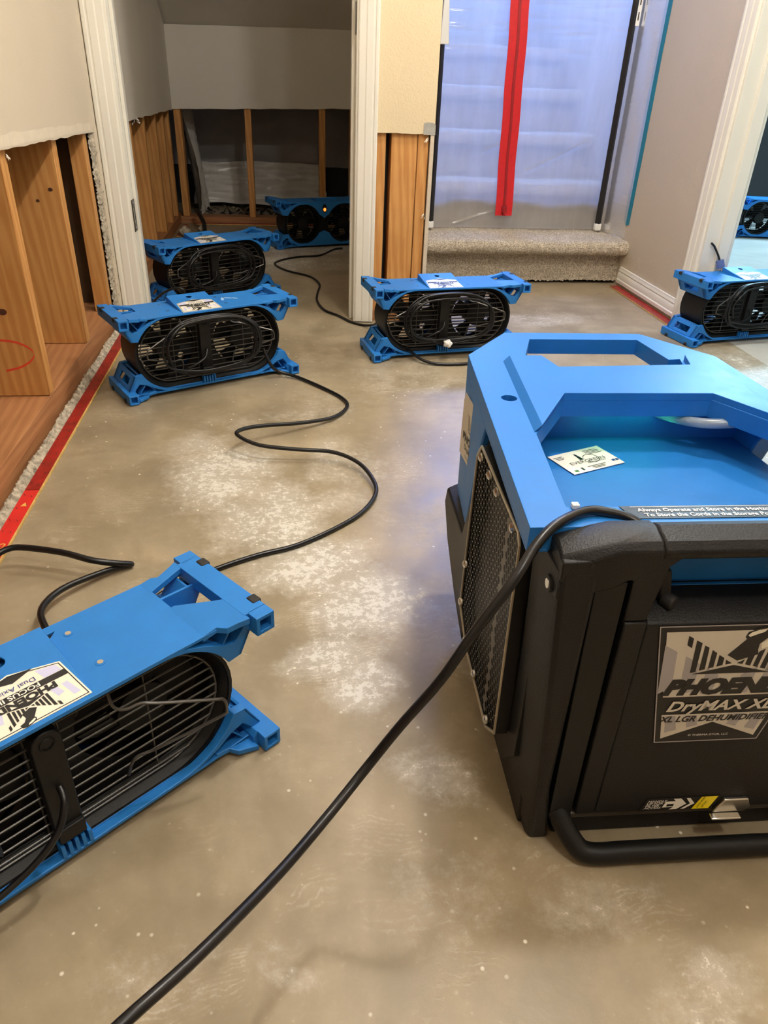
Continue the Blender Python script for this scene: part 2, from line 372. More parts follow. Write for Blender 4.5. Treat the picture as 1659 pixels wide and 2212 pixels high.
# ================================================================== SETTING
def struct(o): o['kind'] = 'structure'; return o
XL, XR, YD, YB = -0.62, 1.585, 2.865, 4.93        # left wall face, right wall face, doorway wall face, closet back wall face
struct(MB().box(-2.0, XR + 0.1, -2.2, 6.6, -0.06, 0).build('floor', m_floor('concrete_slab'), smooth=0))
struct(MB().box(XR + 0.1, 4.6, -2.2, 6.6, -0.06, 0).build('floor_side_room', m_floor('pale_concrete_slab', 0.45), smooth=0))
struct(MB().box(-0.80, XR + 0.12, -2.2, 3.6, 2.4, 2.45).build('ceiling', CEIL, smooth=0))
struct(MB().box(XR + 0.12, 4.6, -0.2, 5.6, 2.4, 2.45).build('ceiling_side_room', CEIL, smooth=0))
struct(MB().box(-0.75, XR + 0.12, -2.25, -2.2, 0, 2.4).build('wall_behind_camera', WALLG, smooth=0))

def ragged(a, b, n, amp, seed):
    r = random.Random(seed); out = []
    for i in range(n + 1):
        t = i / n; out.append((a[0] + (b[0] - a[0]) * t, a[1] + (b[1] - a[1]) * t + r.uniform(-amp, amp)))
    return out
# --- left wall: drywall above, flood cut, open framing below
wl = struct(empty('wall_left'))
cut = [(2.80, 0.645)] + ragged((2.69, 0.650), (1.85, 0.671), 20, 0.0022, 3) + ragged((1.80, 0.672), (-2.2, 0.74), 30, 0.003, 4)
MB().prism([(-2.2, 2.4), (2.86, 2.4), (2.86, 0.643)] + cut, 'x', XL - 0.013, XL).build('drywall', WALLL, wl, smooth=0)
MB().prism(ragged((2.77, 0.676), (1.2, 0.722), 30, 0.003, 31) + ragged((1.2, 0.693), (2.76, 0.654), 30, 0.001, 32), 'x', XL, XL + 0.0004).build('torn_paper_band', BAND, wl, smooth=0)
MB().box(XL - 0.172, XL - 0.157, -2.2, 2.86, 0, 2.4).build('backing', CAVITY, wl, smooth=0)
def stud(parent, x0, x1, y0, y1, z0, z1, mat=WOOD, name='stud'):
    cx, cy = (x0 + x1) / 2, (y0 + y1) / 2
    return MB().box(x0 - cx, x1 - cx, y0 - cy, y1 - cy, z0, z1).build(name, mat, parent, bevel=0.002, seg=1, loc=(cx, cy, 0))
stA = None
for i, (y0, y1) in enumerate(((-1.6, -1.56), (-.8, -.76), (0.0, 0.04), (0.95, 0.99), (1.44, 1.478), (1.912, 1.955), (2.345, 2.388))):
    o = stud(wl, XL - 0.150, XL - 0.014, y0, y1, 0.084, 1.2)
    if y0 == 1.912: stA = o
    if y0 == 2.345: stB = o
MB().box(XL - 0.157, XL - 0.0135, 2.835, 2.845, 0, 2.4).build('backing', CAVITY, wl, smooth=0)  # dark board added over a lit face; stands in for deep shade
stD = stud(wl, XL - 0.062, XL - 0.012, 2.70, 2.742, 0.084, 1.2)
plate = MB().box(-0.086, 0.05, -2.4, 2.4, 0.040, 0.083).build('bottom_plate', WOODP, wl, bevel=0.002, seg=1, loc=(XL - 0.064, 0.42, 0))
MB().box(-0.047, 0.047, -2.4, 2.4, 0.0, 0.040).build('bottom_plate', WOODP, wl, loc=(XL - 0.066, 0.42, 0), smooth=0)
# lumber crayon mark and knots on the studs
mk = [(-0.730, 0.235), (-0.690, 0.229), (-0.661, 0.214), (-0.652, 0.197), (-0.663, 0.180), (-0.692, 0.163), (-0.728, 0.154)]
mk = spline([(x, 1.9115, z) for x, z in mk], 6)
m = MB()
rows = [[(p.x - stA.location.x, p.y - 1.9335, p.z - 0.0028), (p.x - stA.location.x, p.y - 1.9335, p.z + 0.0028)] for p in mk]; m.grid(rows); m.build('crayon_mark', REDMARK, stA, smooth=0)
def knot(st, x, z, r, ydir=-1):
    yy = 0.0217 if st is stA else 0.0218
    MB().prism([(x - st.location.x + r * 1.3 * math.cos(a * PI / 6), z + r * math.sin(a * PI / 6)) for a in range(12)], 'y', -yy - 0.0004, -yy + 0.002).build('knot', KNOT, st)
knot(stA, -0.705, 0.306, 0.008); knot(stB, -0.66, 0.53, 0.005); knot(stB, -0.70, 0.50, 0.004)
# gypsum crumbs left along the plate, and the torn drywall edge by the casing
def crumble(name, parent, y0, y1, xa, xb, h, seed, mat=GYP, n=420, bot=0.0):
    r = random.Random(seed); rows = []
    for i in range(n + 1):
        y = y0 + (y1 - y0) * i / n; row = []
        k = 0.8 + 0.15 * math.sin(i * 0.11 + seed) + r.uniform(-.2, .2)
        for j in range(7):
            t = j / 6
            x = xa + (xb - xa) * t + r.uniform(-.002, .002)
            z = bot + h * (1 - t) ** 0.8 * k + r.uniform(0, .007) * (1 if 0 < j < 6 else 0.2)
            row.append((x, y + r.uniform(-.0015, .0015), max(z, 0.0005)))
        rows.append(row)
    b = MB(); b.grid(rows); return b.build(name, mat, parent, smooth=50)
crumble('gypsum_residue', wl, 0.6, 2.8, XL - 0.008, XL + 0.012, 0.020, 5)
def torn_strip(parent, y0, y1, z0, z1, x, seed):
    r = random.Random(seed); rows = []
    n = 150
    for i in range(n + 1):
        z = z0 + (z1 - z0) * i / n
        ya = y0 + r.uniform(-.004, .004) + .004 * math.sin(i * .31); row = []
        for j in range(6):
            t = j / 5; row.append((x - 0.012 * (1 - t) + r.uniform(-.003, .003), ya + (y1 - ya) * t, z + r.uniform(-.003, .003)))
        rows.append(row)
    b = MB(); b.grid(rows); return b.build('torn_drywall_edge', GYP, parent, smooth=60)
torn_strip(wl, 2.768, 2.812, 0.05, 0.65, XL, 8)
MB().prism(ragged((2.80, 0.05), (2.86, 0.05), 4, 0.004, 9) + [(2.86, 0.66), (2.805, 0.66)], 'x', XL - 0.013, XL + 0.001).build('drywall_return', WALLL, wl, smooth=0)
def tuft(name, loc, s, seed, parent=None, mat=PAPER):
    r = random.Random(seed); b = MB()
    for k in range(5):
        a = r.uniform(0, 2 * PI); p = [Vector((0, 0, 0))]
        d = Vector((math.cos(a) * .5, math.sin(a), -r.uniform(.3, 1)))
        rows = []
        for i in range(5):
            t = i / 4; w_ = s * .28 * (1 - t * .7)
            c = d * s * t + Vector((r.uniform(-.1, .1), r.uniform(-.1, .1), 0)) * s
            rows.append([(c.x, c.y - w_, c.z), (c.x + r.uniform(-.1, .1) * s, c.y, c.z + .15 * s), (c.x, c.y + w_, c.z)])
        b.grid(rows)
    return b.build(name, mat, parent, loc=loc)
tuft('paper_shred', (XL - 0.012, 1.95, 0.656), 0.013, 3, wl, PAPER)

# --- doorway wall: left end, header, stub with open studs
wb = struct(empty('wall_back'))
MB().box(XL - 0.012, -0.60, YD, YD + 0.115, 0, 2.4).build('drywall', WALLL, wb, smooth=0)
MB().box(-0.60, 0.28, YD, YD + 0.115, 2.05, 2.4).build('drywall', WALLL, wb, smooth=0)
sc_cut = ragged((0.527, 0.667), (0.26, 0.664), 14, 0.0015, 12)
MB().prism([(0.26, 2.4), (0.527, 2.4)] + sc_cut, 'y', YD, YD + 0.013).build('drywall', WALLT, wb, smooth=0)
stud(wb, 0.262, 0.357, YD + 0.013, YD + 0.10, 0.04, 1.3)
stud(wb, 0.377, 0.470, YD + 0.016, YD + 0.10, 0.04, 1.3)
stud(wb, 0.4715, 0.510, YD + 0.013, YD + 0.10, 0.04, 1.3)
MB().box(0.262, 0.51, YD + 0.013, YD + 0.10, 0.0, 0.04).build('bottom_plate', WOODX, wb, smooth=0)
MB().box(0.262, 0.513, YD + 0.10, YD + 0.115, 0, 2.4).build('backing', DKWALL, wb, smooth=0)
MB().prism(ragged((YD + 0.003, 0.0), (YD + 0.0, 0.667), 1, 0, 1)[:1] + [(YD - 0.001, 0.2), (YD + 0.004, 0.35), (YD - 0.001, 0.5), (YD, 0.667), (3.62, 0.667), (3.62, 0)], 'x', 0.5135, 0.527).build('stair_side_drywall', WALLL, wb, smooth=0)
MB().box(0.5135, 0.527, YD + 0.013, 6.4, 0.667, 2.9).build('stair_side_drywall', WALLG, wb, smooth=0)
MB().box(0.5135, 0.527, 3.62, 6.4, 0, 0.667).build('stair_side_drywall', WALLG, wb, smooth=0)
tuft('paper_shred', (0.505, YD + 0.006, 0.655), 0.022, 5, wb); tuft('paper_shred', (0.505, YD + 0.004, 0.40), 0.018, 6, wb)
tag(MB().prism([(0.487, 0.663), (0.529, 0.663), (0.529, 0.695), (0.52, 0.702), (0.50, 0.703), (0.487, 0.700)], 'y', YD - 0.0015, YD - 0.0003).build('corner_bead_metal', BEADM, wb, smooth=0), 'bent end of a metal corner bead')

def casing(name, x0, x1, y, z1, flip=False, nrm='y'):
    """moulded door casing: a stepped profile pulled straight up; x0 is the outer edge"""
    prof = [(0, 0.0), (0, 0.016), (0.05, 0.018), (0.17, 0.018), (0.21, 0.0155), (0.27, 0.0155), (0.31, 0.0170), (0.60, 0.0155), (0.66, 0.0130), (0.95, 0.0110), (1, 0.009), (1, 0.0)]
    W_ = x1 - x0
    pts = [(x0 + u * W_, y - d) for u, d in prof] if nrm == 'y' else [(y - d, x0 + u * W_) for u, d in prof]
    return struct(MB().prism(pts, 'z', 0.004, z1).build(name, TRIM, None, smooth=0))
casing('trim_1', -0.617, -0.548, YD, 2.08)
casing('trim_2', 0.322, 0.254, YD, 2.08)
d1 = struct(empty('door_1'))
MB().box(-0.60, -0.54, YD - 0.003, YD + 0.118, 0.0, 2.05).build('jamb', TRIM, d1, bevel=0.002)
MB().box(0.247, 0.30, YD - 0.003, YD + 0.118, 0.0, 2.05).build('jamb', TRIM, d1, bevel=0.002)
MB().box(-0.54, -0.528, YD + 0.04, YD + 0.075, 0.0, 2.04).build('stop', TRIM, d1, bevel=0.002)
MB().box(0.235, 0.247, YD + 0.04, YD + 0.075, 0.0, 2.04).build('stop', TRIM, d1, bevel=0.002)
MB().box(-0.54, 0.25, YD - 0.003, YD + 0.118, 2.03, 2.05).build('head_jamb', TRIM, d1)
sp = MB().prism([(2.8615, .325), (2.903, .325), (2.903, .43), (2.8615, .43)], 'x', -0.5405, -0.5375, [[(2.872, .352), (2.892, .352), (2.892, .402), (2.872, .402)]]).build('strike_plate', GREYM, d1)
for zz in (.336, .419):
    MB().cyl((-0.5385, 2.882, zz), (-0.5365, 2.882, zz), 0.004, 8).build('screw', STEEL, sp)
MB().box(0.243, 0.2475, YD + 0.002, YD + 0.02, 0.95, 1.04).build('hinge_leaf', GREYM, d1)

# --- closet under the stairs beyond the doorway
wc = struct(empty('wall_closet_left'))
XC = -0.635
cc = ragged((YB, 0.618), (2.98, 0.648), 24, 0.004, 21)
MB().prism([(2.98, 2.06), (YB, 1.03)] + cc, 'x', XC - 0.013, XC).build('drywall', CLOSETW, wc, smooth=0)
MB().box(XC - 0.135, XC - 0.12, 2.98, YB + 0.1, 0, 2.1).build('backing', CAVITY, wc, smooth=0)
for y0 in (3.02, 3.30, 3.62, 3.98, 4.34, 4.62, 4.84):
    stud(wc, XC - 0.11, XC - 0.014, y0, y0 + 0.04, 0.055, 0.95)
MB().box(-0.05, 0.05, -1.0, 1.0, 0.0, 0.055).build('bottom_plate', WOODP, wc, loc=(XC - 0.06, 3.98, 0), smooth=0)
for i, (yy, s_) in enumerate(((3.50, .022), (3.72, .034), (4.1, .02), (4.3, .02))):
    tuft('paper_shred', (XC - 0.004, yy, 0.640), s_, 40 + i, wc, FLUFF if i < 2 else PAPER)
wcb = struct(empty('wall_closet_back'))
MB().prism([(XC, 1.03), (0.50, 1.045)] + ragged((0.50, 0.656), (XC, 0.620), 16, 0.002, 22), 'y', YB, YB + 0.013).build('drywall', CLOSETW, wcb, smooth=0)
for x0, x1 in ((-0.632, -0.592), (-0.227, -0.189), (0.208, 0.246), (0.392, 0.43)):
    stud(wcb, x0, x1, YB + 0.013, YB + 0.10, 0.04, 0.9)
MB().box(-0.7, 0.449, -0.05, 0.05, 0.0, 0.04).build('bottom_plate', WOODX, wcb, loc=(0.05, YB + 0.055, 0), smooth=0)
struct(MB().prism([(2.98, 2.06), (YB + 0.02, 1.03), (YB + 0.02, 1.08), (2.98, 2.11)], 'x', XC - 0.14, 0.512).build('ceiling_closet', CLOSETW, smooth=0))
struct(MB().box(0.50, 0.5125, 2.985, 6.0, 0, 2.1).build('wall_closet_right', CLOSETW, smooth=0))
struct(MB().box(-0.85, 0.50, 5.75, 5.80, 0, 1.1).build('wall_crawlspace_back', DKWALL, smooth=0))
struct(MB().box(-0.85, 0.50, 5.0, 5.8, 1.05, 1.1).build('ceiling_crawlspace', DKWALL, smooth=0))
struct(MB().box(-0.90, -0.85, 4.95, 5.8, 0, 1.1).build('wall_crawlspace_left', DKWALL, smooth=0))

# --- right wall with baseboard and the doorway into the side room
wr = struct(empty('wall_right'))
MB().box(XR, XR + 0.115, 2.79, 6.4, 0, 2.9).build('drywall', WALLG, wr, smooth=0)
MB().box(XR, XR + 0.115, -2.2, 1.95, 0, 2.4).build('drywall', WALLG, wr, smooth=0)
MB().box(XR, XR + 0.115, 1.95, 2.79, 2.06, 2.4).build('drywall', WALLG, wr, smooth=0)
sm = MB(); pts = spline([(XR - 0.0006, 3.30, 0.165), (XR - 0.0006, 3.285, 0.145), (XR - 0.0006, 3.275, 0.12)], 4)
sm.grid([[(p.x, p.y - .0015, p.z), (p.x, p.y + .0015, p.z)] for p in pts]); sm.build('scratch', PAPER, wr, smooth=0)
bprof = [(0, .018), (.014, .018), (.0145, .032), (.011, .036), (.012, .058), (.0085, .066), (.010, .072), (.007, .080), (.007, .088), (0, .089)]
struct(MB().prism([(XR - d, z) for d, z in bprof], 'y', 2.862, 3.462).build('baseboard_right', TRIM, smooth=30))
casing('trim_3', 2.862, 2.785, XR, 2.09, nrm='x')
casing('trim_4', 1.87, 1.945, XR, 2.09, nrm='x')
d2 = struct(empty('door_2'))
MB().box(XR - 0.002, XR + 0.118, 2.772, 2.792, 0.0, 2.06).build('jamb', TRIM, d2, bevel=0.002)
MB().box(XR + 0.055, XR + 0.10, 2.760, 2.772, 0.0, 2.05).build('stop', TRIM, d2, bevel=0.002)
MB().box(XR - 0.002, XR + 0.118, 1.940, 1.960, 0.0, 2.06).build('jamb', TRIM, d2, bevel=0.002)
MB().box(XR - 0.002, XR + 0.118, 1.94, 2.79, 2.04, 2.06).build('head_jamb', TRIM, d2)
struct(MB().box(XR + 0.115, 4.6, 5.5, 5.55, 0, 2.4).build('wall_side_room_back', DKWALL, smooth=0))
struct(MB().box(4.55, 4.6, -0.2, 5.5, 0, 2.4).build('wall_side_room_right', WALLG, smooth=0))
struct(MB().box(XR + 0.115, 4.6, -0.2, -0.15, 0, 2.4).build('wall_side_room_front', WALLG, smooth=0))

# --- carpeted stairs
stairs = tag(empty('staircase', (0, 3.5, 0)), 'beige carpeted staircase rising behind the clear plastic curtain', 'stairs')
def step_mesh(y0, z0, z1, run, nx, amp, seed, y_r=0.05):
    """riser from z0 to z1 at y0, bullnose overhang, tread back to y0+run"""
    r = random.Random(seed); prof = []
    for i in range(14): prof.append((y0, z0 + (z1 - 0.062 - z0) * i / 13))
    for i in range(6): prof.append((y0 - y_r * (i + 1) / 7, z1 - 0.062))
    for i in range(14):
        a = math.radians(-90 - 180 * i / 13); prof.append((y0 - y_r + 0.031 * math.cos(a), z1 - 0.031 + 0.031 * math.sin(a)))
    for i in range(int(run / 0.012)): prof.append((y0 - y_r + 0.012 + (run + y_r - 0.012) * i / (int(run / 0.012) - 1), z1))
    rows = []
    for (y, z) in prof:
        row = []
        for j in range(nx + 1):
            x = 0.528 + (XR - 0.001 - 0.528) * j / nx
            low = 0.004 * math.sin(x * 9 + z * 30) + 0.003 * math.sin(x * 23 + 1)
            row.append((x, y + r.uniform(-amp, amp) - low * .6, max(0.004, z + r.uniform(-amp, amp) + low * .5)))
        rows.append(row)
    b = MB(); b.grid(rows); return b
Ys = [3.50, 3.86, 4.16, 4.46, 4.76]; Zs = [0, 0.205, 0.41, 0.605, 0.80, 0.995]
for i in range(5):
    nx = (220, 160, 60, 40, 40)[i]
    step_mesh(Ys[i], Zs[i] + (0.014 if i == 0 else 0), Zs[i + 1], (Ys[i + 1] if i < 4 else 5.06) - Ys[i], nx, 0.0032, 60 + i).build('step', CARPET, stairs, smooth=70, loc=(0, -3.5, 0))
MB().box(0.53, XR - 0.002, 5.06, 6.4, 0.0, 0.994).build('landing', CARPET, stairs, loc=(0, -3.5, 0))

# --- zip-wall barrier: plastic, poles, zipper, tape
def sheet_x(s):  # plan path of the plastic: left wall - left pole - right pole - taped to the right wall
    P = [(0.530, 3.735), (0.675, 3.722), (1.00, 3.728), (1.54, 3.722), (1.582, 3.50)]
    seg = [math.dist(P[i], P[i + 1]) for i in range(4)]; L = sum(seg); t = s * L
    for i in range(4):
        if t <= seg[i] or i == 3: k = t / seg[i]; return (P[i][0] + (P[i + 1][0] - P[i][0]) * k, P[i][1] + (P[i + 1][1] - P[i][1]) * k)
        t -= seg[i]
rr = random.Random(5); rows = []
NZ, NX = 280, 120
ridges = [(1.015, .0, .0045), (1.035, .012, .003), (1.075, -.02, .003), (1.115, .015, .004), (1.16, -.01, .004), (1.19, .02, .003), (0.945, .01, .0025)]
folds = [((.92, .545), (1.04, .592)), ((1.13, .46), (1.42, .60)), ((.80, .225), (1.00, .285))]
for i in range(NZ + 1):
    tz = i / NZ; z = 0.212 + 2.12 * tz ** 1.25; row = []
    for j in range(NX + 1):
        x, y = sheet_x(j / NX)
        wv = 0.0022 * math.sin(x * 21 + z * 7) + 0.0012 * math.sin(x * 47 - z * 12)
        for zr, tl, am in ridges:
            u = (z - zr - tl * (x - 1.05) - .004 * math.sin(x * 17 + zr * 40)) / .007
            if abs(u) < 3: wv -= am * math.exp(-u * u) * (.6 + .4 * math.sin(x * 23 + zr * 90))
        for (xa, za), (xb, zb) in folds:
            if xa < x < xb:
                u = (z - za - (zb - za) * (x - xa) / (xb - xa)) / .007
                if abs(u) < 3: wv -= .004 * math.exp(-u * u)
        if z < 0.30: y -= 0.010 * ((0.30 - z) / 0.088) ** 2
        row.append((x, y + wv * (0.3 if j in (0, NX) else 1), z))
    rows.append(row)
b = MB(); b.grid(rows)
tag(b.build('plastic_sheet', POLY, smooth=180), 'clear plastic dust barrier hung across the staircase', 'plastic sheet')
zp = tag(empty('zipper_door', (1.045, 3.705, 0.27)), 'red stick-on zipper running down the clear plastic curtain', 'zipper')
for name_, x0, x1, mat in (('tape_half', -0.041, -0.006, ZIP), ('tape_half', 0.006, 0.041, ZIP), ('teeth', -0.006, 0.006, ZIPD)):
    rows = []
    for i in range(40):
        z = 2.0 * i / 39; dx = -0.030 * (z / 0.86) + 0.0015 * math.sin(z * 20); dy = 0.004 * math.sin(z * 7) - (0.003 if name_ == 'teeth' else 0)
        rows.append([(x0 + dx, dy, z), (x1 + dx, dy, z), (x1 + dx, dy + 0.003, z), (x0 + dx, dy + 0.003, z)])
    b = MB(); b.grid(rows, closeu=True); b.build(name_, mat, zp, smooth=20)
sl = MB().box(-0.012, 0.012, -0.012, 0.0, 0.014, 0.044).build('slider', ZIPD, zp, bevel=0.002)
MB().box(-0.006, 0.006, -0.016, -0.012, 0.0, 0.030).build('pull_tab', ZIPD, sl)
def pole(x, y, lab, clampx, lean=0.0):
    p = tag(empty('barrier_pole', (x, y, 0.2125)), lab, 'pole')
    MB().tube([(0, 0, 0.03), (lean, 0.005, 2.1)], 0.0165, 4).build('shaft', POLE, p, bevel=0.003)
    MB().box(-0.016, 0.016, -0.015, 0.015, 0.0, 0.032).build('foot', WHITEP, p, bevel=0.005)
    return p
pL = pole(0.682, 3.683, 'black pole holding the plastic beside the tan wall stub', 1)
MB().prism([(-0.012, 0.745), (0.028, 0.745), (0.014, 0.96), (-0.002, 0.98)], 'y', -0.03, -0.018).build('clamp', WHITEP, pL, bevel=0.003)
pR = pole(1.522, 3.686, 'black pole holding the plastic beside the teal tape', -1)
MB().box(0.004, 0.022, -0.0192, -0.018, 0.845, 1.25).build('scale_strip', WHITEP, pR)
for i in range(6):
    MB().box(0.010, 0.015, -0.0200, -0.0192, 0.865 + i * 0.055, 0.895 + i * 0.055).build('scale_mark', INK, pR)
tp = [(3.46, 0.272)]; rr = random.Random(2)
lft = [(3.525 + rr.uniform(-.002, .002), 0.285 + 2.0 * i / 24) for i in range(25)]; rgt = [(3.466 + rr.uniform(-.002, .002), 0.275 + 2.0 * i / 24) for i in range(25)]
tag(MB().prism([(3.50, 0.268)] + rgt + lft[::-1], 'x', XR - 0.0024, XR - 0.0004).build('teal_tape', TEAL, smooth=0), 'strip of teal tape running up the beige wall', 'tape')

# ================================================================== tack strips
def tack_strip(name, x0, x1, y0, y1, mat, label, pins, axis='y', z1=0.008):
    t = tag(empty(name, ((x0 + x1) / 2, (y0 + y1) / 2, 0)), label, 'tack strip')
    hx, hy = (x1 - x0) / 2, (y1 - y0) / 2
    MB().box(-hx, hx, -hy, hy, 0.0005, z1 - 0.0015).build('plywood_core', PLY, t, bevel=0.0008, seg=1)
    MB().box(-hx + 0.0008, hx - 0.0035, -hy, hy, z1 - 0.0015, z1).build('painted_face', mat, t)
    rr = random.Random(int(pins)); b = MB()
    for i in range(pins):
        for u in ((-0.5, 0.45) if axis == 'y' else (-0.45, 0.45)):
            if axis == 'y': px_, py_ = u * hx, -hy + 2 * hy * (i + .5 + rr.uniform(-.2, .2)) / pins
            else: px_, py_ = -hx + 2 * hx * (i + .5 + rr.uniform(-.2, .2)) / pins, u * hy
            b.cyl((px_, py_, z1 - 0.001), (px_ - 0.002, py_ + rr.uniform(-.001, .001), z1 + 0.0045), 0.0009, 5, 0.0003)
    o = b.build('tack_pins', GREYM, t); o['kind'] = 'stuff'
    return t
ts = tack_strip('tack_strip', XL + 0.012, XL + 0.047, 0.30, 1.535, REDT, 'bright red carpet tack strip with gold lettering along the left wall', 24)
Mt = Matrix.Translation((0.004, 0, 0.008)) @ Matrix.Rotation(PI / 2, 4, 'Z')
GOLD = plain('gold_print', srgb(236, 178, 84), 0.5, 0.1)
text('CARPET GRIPPERS', 0.034, GOLD, ts, Mt, x=0.462 - 0.26 - 0.05, y=-0.0065, off=0.0004, sx=0.9)
text('CARPET GRIPPERS', 0.034, GOLD, ts, Mt, x=-0.40, y=-0.0065, off=0.0004, sx=0.9)
decal('arrow_print', [[(0.545, -0.004), (0.545, 0.010), (0.562, 0.003)]], GOLD, ts, Mt, 0.0004)
tack_strip('tack_strip', XL + 0.012, XL + 0.047, 1.537, 2.82, REDW, 'wet dark red tack strip along the left wall behind the bright one', 26)
tack_strip('tack_strip', 1.530, 1.574, 2.80, 3.43, REDW, 'red tack strip on the floor under the white baseboard', 12, z1=0.007)
tack_strip('tack_strip', -0.56, 0.45, YB - 0.04, YB - 0.006, REDW, 'thin red tack strip at the foot of the closet back wall', 16, 'x')
tack_strip('tack_strip', XC + 0.01, XC + 0.042, 4.50, 4.86, REDW, 'short red tack strip in the far left closet corner', 6)

# ================================================================== AIR MOVER
HZ = 0.2435; CZ = HZ / 2; HL = 0.2755; HD = 0.0955
def frame(front_center_drop_side, parent, name, flip):
    """blue end frame: panel, front and back fascias, handle bars with square sockets; flip mirrors it to the bottom"""
    b = MB()
    F_ = (lambda p: (p[0], HZ - p[1])) if flip else (lambda p: p)
    Zf = (lambda z: HZ - z) if flip else (lambda z: z)
    Pn = [(-.19, -.053), (.19, -.053), (.19, .072), (.062, .072), (.048, .060), (-.084, .060), (-.098, .072), (-.19, .072)]
    b.prism(Pn, 'z', Zf(.226), Zf(.2335))
    def outer():
        return [(-.240, .172), (-.263, .2145), (-.263, .2270), (-.205, .2335), (.205, .2335), (.263, .2270), (.263, .2145), (.240, .172)]
    inner_f = arc(.125, CZ, .106, 27, 90, 12) + arc(-.125, CZ, .106, 90, 153, 12)
    win = [(.158, .2290), (.2425, .2275), (.2465, .214), (.232, .197), (.2125, .2025), (.19, .216)]
    wins = [win, [(-x, z) for x, z in win]]
    poly = outer() + inner_f
    b.prism([F_(p) for p in poly], 'y', -.066, -.052, [[F_(p) for p in h] for h in wins])
    inner_b = arc(.118, CZ, .1015, 27, 74, 8) + [(.135, .2215), (.100, .2215)] + arc(.118, CZ, .1015, 112, 152, 8) + ([(0, .150)] if not flip else [(0, .158)])
    inner_b = inner_b + [(-x, z) for x, z in inner_b[:-1][::-1]]
    b.prism([F_(p) for p in outer() + inner_b], 'y', .071, .085, [[F_(p) for p in h] for h in wins])
    for s in (-1, 1):
        S = lambda P: [F_((s * x, z)) for x, z in P]
        for yy in (-.022, .040):     # window back plates
            b.prism(S([(.150, .2300), (.250, .2290), (.252, .212), (.232, .190), (.205, .198), (.18, .217)]), 'y', yy, yy + .004)
        for ya, yb in ((-.064, -.022), (.044, .083)):   # ribs inside the corner windows
            b.prism(S([(.2325, .2290), (.2355, .2290), (.2145, .199), (.2115, .199)]), 'y', ya, yb)
        ep = [(.263, .2145), (.259, .2165), (.2345, .1745), (.240, .172)]
        for ya, yb in ((-.066, -.03), (.05, .085)): b.prism(S(ep), 'y', ya, yb)
        b.prism(S([(.263, .2145), (.259, .2165), (.2535, .2068), (.2575, .2048)]), 'y', -.03, .05)
        b.prism(S([(.2465, .1858), (.242, .1868), (.2345, .1745), (.240, .172)]), 'y', -.03, .05)
        b.prism(S([(.182, .2265), (.190, .2265), (.2285, .177), (.2235, .1735)]), 'y', -.055, .075)
        # top strips either side of the handle opening
        sp_ = lambda P: [(s * x, y) for x, y in P]
        rise = lambda x: .2335 + .0097 * min(1, max(0, (abs(x) - .19) / .050))
        for P_ in (sp_([(.186, -.0655), (.206, -.0655), (.214, -.078), (.230, -.082), (.2435, -.0865), (.2435, -.030), (.238, -.028), (.194, .012), (.186, .012)]), sp_([(.186, .058), (.238, .067), (.2435, .068), (.2435, .0865), (.230, .082), (.21, .078), (.204, .0845), (.186, .0845)])):
            lo = [b.b.verts.new((x, y, Zf(rise(x) - .009))) for x, y in P_]; hi = [b.b.verts.new((x, y, Zf(rise(x)))) for x, y in P_]
            b.b.faces.new(lo); b.b.faces.new(hi[::-1])
            for i in range(len(P_)): j = (i + 1) % len(P_); b.b.faces.new((lo[i], hi[i], hi[j], lo[j]))
        # handle bar: a square tube with open socket ends
        x0, x1, z0, z1 = .2475, HL, .2155, HZ
        sq = [(x0, z0), (x1, z0), (x1, z1), (x0, z1)]; t_ = .0052
        ho = [(x0 + t_, z0 + t_), (x1 - t_, z0 + t_), (x1 - t_, z1 - t_), (x0 + t_, z1 - t_)]
        for ya, yb in ((-HD, -HD + .02), (HD - .02, HD)): b.prism(S(sq), 'y', ya, yb, [S(ho)])
        b.prism(S([(.2415, .2245), (x0, z0), (x1, z0), (x1, z1), (.2415, z1)]), 'y', -HD + .018, HD - .018)
    o = b.build(name, BLUE_FAN, parent, bevel=0.0016, seg=2)
    for s in (-1, 1):
        for yy in (-.058, .058):
            c = MB().box(s * .2645, s * .2785, yy - .008, yy + .008, Zf(.2335), Zf(.2452)).build('rubber_foot', RUBBER, o, bevel=0.002)
    return o
